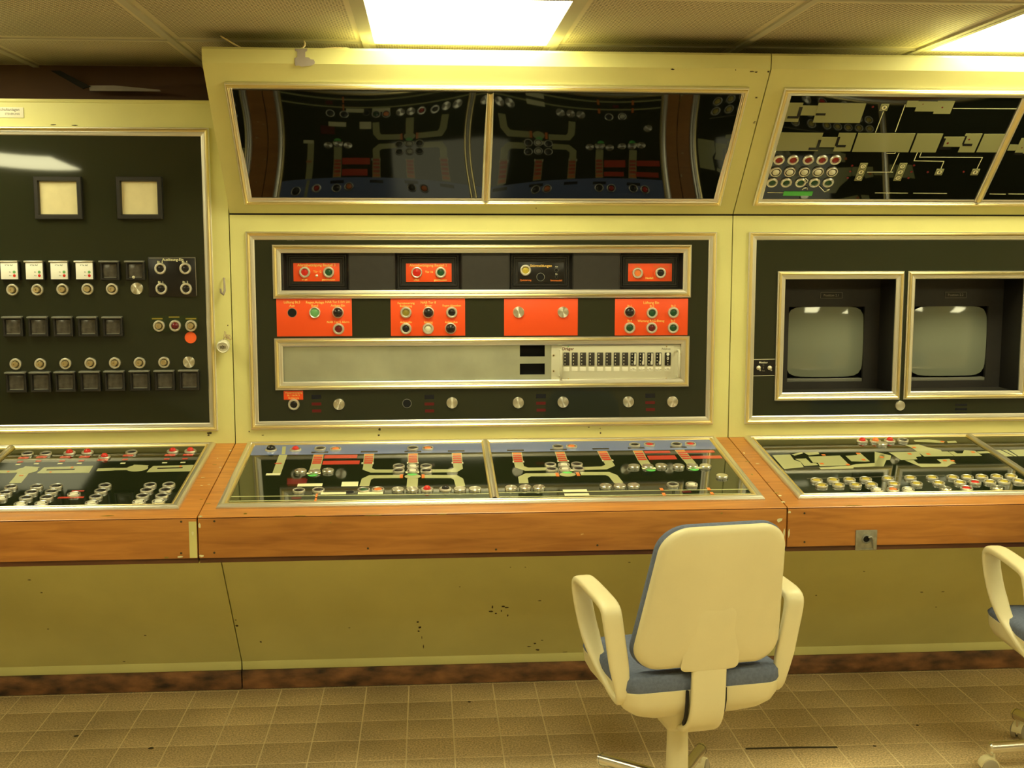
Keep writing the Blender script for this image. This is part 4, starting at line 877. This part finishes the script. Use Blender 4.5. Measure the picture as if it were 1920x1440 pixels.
for f, pts in ((ca, ((355, 397), (600, 385), (655, 460), (745, 490), (790, 560), (520, 588))), (ca, ((672, 447), (820, 440), (890, 505), (960, 505), (990, 532), (800, 545), (740, 480))), (ca, ((855, 415), (1290, 400), (1412, 520), (1390, 535), (1012, 548), (985, 500), (920, 500))),
               (ca, ((625, 385), (760, 352), (782, 368), (665, 402))), (ca, ((790, 358), (990, 348), (1005, 380), (862, 398))), (ca, ((1370, 405), (1530, 395), (1520, 365), (1570, 362), (1705, 480), (1640, 485), (1450, 480))), (ca, ((1000, 566), (1030, 590), (1480, 580), (1480, 562), (1880, 548), (1915, 385), (1850, 375), (1785, 502), (1510, 520), (1430, 540))),
               (cb, ((0, 512), (115, 512), (150, 430), (200, 425), (212, 372), (0, 322))), (cb, ((180, 330), (560, 320), (602, 380), (530, 390), (550, 420), (335, 428), (250, 370))), (cb, ((390, 235), (570, 230), (680, 265), (850, 300), (862, 320), (940, 320), (1020, 378), (640, 384), (480, 275))),
               (cb, ((385, 432), (500, 430), (560, 475), (830, 478), (862, 468), (800, 422), (960, 416), (1050, 474), (990, 480), (930, 515), (600, 519))), (cb, ((950, 322), (1020, 320), (1060, 345), (1130, 345), (1150, 302), (1290, 310), (1380, 374), (1030, 379))), (cb, ((1312, 320), (1480, 315), (1500, 340), (1345, 345))),
               (cb, ((500, 172), (680, 164), (900, 187), (890, 210), (520, 195))), (cb, ((930, 187), (1040, 182), (1060, 205), (940, 210))), (cb, ((1520, 300), (1615, 300), (1785, 380), (1690, 384))), (cb, ((1640, 300), (1700, 300), (1835, 380), (1800, 380))), (cb, ((1730, 300), (1960, 292), (2060, 376), (1850, 380)))):
    p.poly('plan_area', 'cream_print', [f(*t) for t in pts], DS-.0003, .0006, DS)
for f, x, y in ((ca, 1040, 515), (ca, 1400, 528), (ca, 1620, 460), (ca, 1545, 375), (ca, 1065, 395), (cb, 505, 270), (cb, 900, 438), (cb, 1000, 440), (cb, 1265, 330), (cb, 450, 352), (cb, 90, 395), (cb, 870, 195), (cb, 690, 355)):
    a, b = p.px(*f(x, y), DS); p.add('plan_marker', plate(.012, .014, .0006, 'orange_print'), a, b, DS+.0006)
p.path('diagram_line', 'dim_print', [cv(500, 375), cv(1010, 362), cv(1400, 352)], .0025, DS-.0003, .0005, DS)

# ================================================================== OFFICE CHAIRS
def rounded(pts_c, seg=7):
    """outline from corner arcs (cx, cy, r, start angle, sweep) in degrees"""
    out = []
    for cx, cy, r, a0, sw in pts_c:
        for k in range(seg+1): a = math.radians(a0+sw*k/seg); out.append((cx+r*math.cos(a), cy+r*math.sin(a)))
    return out
def loft(out, levels, cx, cy, mp, m, cap0=True, cap1=True):
    """stack scaled copies of an outline; mp(x, y, depth) -> 3d"""
    V = []; Fc = []; n = len(out)
    for sx, sy, d in levels: V += [mp(cx+(x-cx)*sx, cy+(y-cy)*sy, d) for x, y in out]
    for k in range(len(levels)-1):
        for i in range(n): j = (i+1) % n; Fc.append((k*n+i, k*n+j, k*n+n+j, k*n+n+i))
    if cap0: Fc.append(tuple(range(n))[::-1])
    if cap1: Fc.append(tuple(range((len(levels)-1)*n, len(levels)*n)))
    return fix(mesh('loft', V, Fc, m, None, 42))
def sweep_yz(path, a, b, m, closed, seg=16, pw=.55):
    """rounded rectangular section (a along x, b in the path plane) swept along (x, y, z) points"""
    P = [Vector(q) for q in path]; n = len(P); V = []; Fc = []
    for i in range(n):
        t = (P[(i+1) % n]-P[i-1]) if closed or 0 < i < n-1 else (P[1]-P[0] if i == 0 else P[-1]-P[-2])
        t.normalize(); sx = Vector((1, 0, 0)); nn = t.cross(sx).normalized(); sx = nn.cross(t)
        aa = a[i] if isinstance(a, list) else a; bb = b[i] if isinstance(b, list) else b
        for k in range(seg):
            an = 2*math.pi*k/seg; c, s_ = math.cos(an), math.sin(an)
            V.append(P[i]+sx*(aa/2*math.copysign(abs(c)**pw, c))+nn*(bb/2*math.copysign(abs(s_)**pw, s_)))
    for i in range(n if closed else n-1):
        A, B = i*seg, ((i+1) % n)*seg
        for k in range(seg): Fc.append((A+k, A+(k+1) % seg, B+(k+1) % seg, B+k))
    if not closed: Fc += [tuple(range(seg))[::-1], tuple(range((n-1)*seg, n*seg))]
    return fix(mesh('sweep', V, Fc, m, None, 50))
def smooth_pts(pts, closed, it=2):
    for _ in range(it):
        q = []; n = len(pts)
        for i in range(n if closed else n-1):
            a, b = Vector(pts[i]), Vector(pts[(i+1) % n]); q += [a*.75+b*.25, a*.25+b*.75]
        pts = q if closed else [Vector(pts[0])]+q+[Vector(pts[-1])]
    return pts
def make_chair(label, loc, rz, spin):
    t = thing('office_chair', label, 'chair', loc, rz, 'office chairs')
    # base
    node('hub', lathe([(0, .072), (.036, .072), (.040, .085), (.040, .112), (.034, .122), (0, .124)], 'chair_shell', seg=28), t)
    SP = tube([(.03, 0, .098), (.15, 0, .090), (.262, 0, .082)], .0175, 'chrome', 14)
    ENDC = lathe([(.0183, 0), (.0183, .006), (.014, .011), (0, .013)], 'chrome', seg=16)
    WH = lathe([(0, -.010), (.016, -.010), (.0245, -.006), (.025, .004), (.022, .009), (0, .010)], 'wheel_grey', seg=20)
    for k in range(5):
        a = spin+k*2*math.pi/5; sp = node('base_arm', SP, t, (0, 0, 0), (0, 0, a)); e = node('end_cap', ENDC, sp, (.258, 0, .0823)); e.rotation_euler = (0, math.radians(94), 0)
        cs = node('caster', lathe([(.0055, .02), (.0055, .066), (.008, .07), (0, .072)], 'chrome', seg=10), t, (.252*math.cos(a), .252*math.sin(a), 0), (0, 0, a+k*1.3))
        hood_ = []
        for s_ in (-1, 1): w_ = node('wheel', WH, cs, (.016, s_*.013, .0255)); w_.rotation_euler = (math.pi/2*s_, 0, 0)
        hc = lathe([(.0285, -.020), (.0285, .020), (.024, .0235), (0, .0245)], 'chair_shell', seg=22); h = node('wheel_hood', prism([(.0275*math.cos(math.radians(g)), .0275*math.sin(math.radians(g))) for g in range(0, 181, 15)], .030, 'chair_shell', -.015), cs, (.016, 0, .0275)); h.rotation_euler = (math.pi/2, 0, 0)
    node('column', lathe([(.031, .120), (.0285, .255), (.0265, .262), (.020, .263), (.020, .272)], ['chair_shell', 'dark_rubber'], [0, 0, 0, 1], 28), t)
    # under-seat mechanism
    node('mechanism', loft(rounded([(.035, .07, .03, 0, 90), (-.035, .07, .03, 90, 90), (-.035, -.09, .03, 180, 90), (.035, -.09, .03, 270, 90)], 4), [(.55, .40, .268), (.75, .55, .272), (.95, .9, .300), (1.15, 1.15, .345), (1.5, 1.3, .36)], 0, 0, lambda x, y, d: (x, y, d), 'chair_shell'), t)
    node('lever', tube([(.05, .03, .315), (.12, .04, .318), (.17, .045, .328), (.19, .046, .330)], [.005, .005, .006, .009], 'chair_shell'), t)
    # seat shell in two lobes, leaving a slot for the back strap
    so = rounded([(.155, .150, .068, 0, 90), (-.155, .150, .068, 90, 90), (-.172, -.142, .048, 180, 90), (.172, -.142, .048, 270, 90)], 8)
    node('seat_shell', loft(so, [(.42, .50, .338), (.62, .66, .342), (.82, .84, .362), (.93, .94, .382), (.985, .985, .405), (1.0, 1.0, .436), (.97, .97, .440)], 0, 0, lambda x, y, d: (x, y, d), 'chair_shell'), t)
    node('seat_cushion', loft(so, [(.985, .985, .434), (1.005, 1.005, .445), (1.0, 1.0, .460), (.97, .97, .470), (.88, .88, .476), (.5, .5, .474)], 0, 0, lambda x, y, d: (x, y, d+(.010*(y/.2)**2 if y < 0 else -.02*(y/.2)**3)*(d > .45)), 'blue_fabric'), t)
    for s_ in (-1, 1):
        node('strap_slot', sweep_yz([(s_*.052, -.192, .437), (s_*.052, -.193, .405), (s_*.051, -.186, .375), (s_*.046, -.165, .345), (s_*.04, -.14, .325)], .007, .012, 'gap_dark', False, 8), t)
    st = smooth_pts([(0, -.205, .60), (0, -.208, .52), (0, -.205, .46), (0, -.203, .40), (0, -.192, .355), (0, -.160, .318), (0, -.10, .300), (0, -.02, .300)], False)
    node('back_strap', sweep_yz(st, .093, .020, 'chair_shell', False, 20, .4), t)
    # back
    H = .405
    bo = rounded([(.090, H-.076, .076, 8, 78), (-.090, H-.076, .076, 94, 78), (-.131, .062, .064, 174, 94), (.131, .062, .064, 272, 94)], 9)
    LEAN = .25
    def mp(x, y, d): return (x, -.192-LEAN*y-d+.55*x*x-.10*(y/H)*(y/H)*.12, .500+y*.965)
    node('back_shell', loft(bo, [(1.0, 1.0, -.004), (1.0, 1.0, .006), (.985, .985, .013), (.955, .96, .0185), (.90, .91, .0215), (.70, .72, .024), (.35, .4, .025)], 0, H*.47, mp, 'chair_shell'), t)
    node('back_cushion', loft(bo, [(.99, .99, -.002), (1.018, 1.015, -.010), (1.018, 1.015, -.024), (.98, .985, -.038), (.86, .88, -.046), (.5, .5, -.048)], 0, H*.47, mp, 'blue_fabric'), t)
    node('spine_cover', loft(rounded([(.030, .150, .020, 0, 90), (-.030, .150, .020, 90, 90), (-.046, .006, .012, 180, 90), (.046, .006, .012, 270, 90)], 5), [(1.35, 1.2, .0205), (1.15, 1.08, .0228), (1, 1, .0245), (.85, .9, .0258), (.5, .6, .0263)], 0, .0, mp, 'chair_shell'), t)
    # arms: closed loops on each side
    for s_ in (-1, 1):
        yz = [(-.158, .405), (-.166, .47), (-.170, .55), (-.174, .632), (-.164, .662), (-.08, .668), (.04, .671), (.092, .664), (.106, .625), (.100, .555), (.074, .500), (.035, .455), (-.03, .425), (-.10, .398)]
        q = [(s_*(.205+.046*min(1, max(0, (z-.37)/.28))), y, z) for y, z in yz]
        q = smooth_pts(q, True, 2); wd = [.030+.022*min(1, max(0, (v.z-.39)/.12)) for v in q]; th = [.020+.004*(v.z > .63) for v in q]
        node('armrest', sweep_yz(q, wd, th, 'chair_shell', True, 18, .55), t)
    return t
ch1 = make_chair('cream office chair seen from behind, standing at the middle worktop', (.676, 3.0, 0), math.radians(9), math.radians(62-9))
ch2 = make_chair('cream office chair cut off by the right edge of the picture', (1.925, 3.16, 0), math.radians(-4), math.radians(176+4))
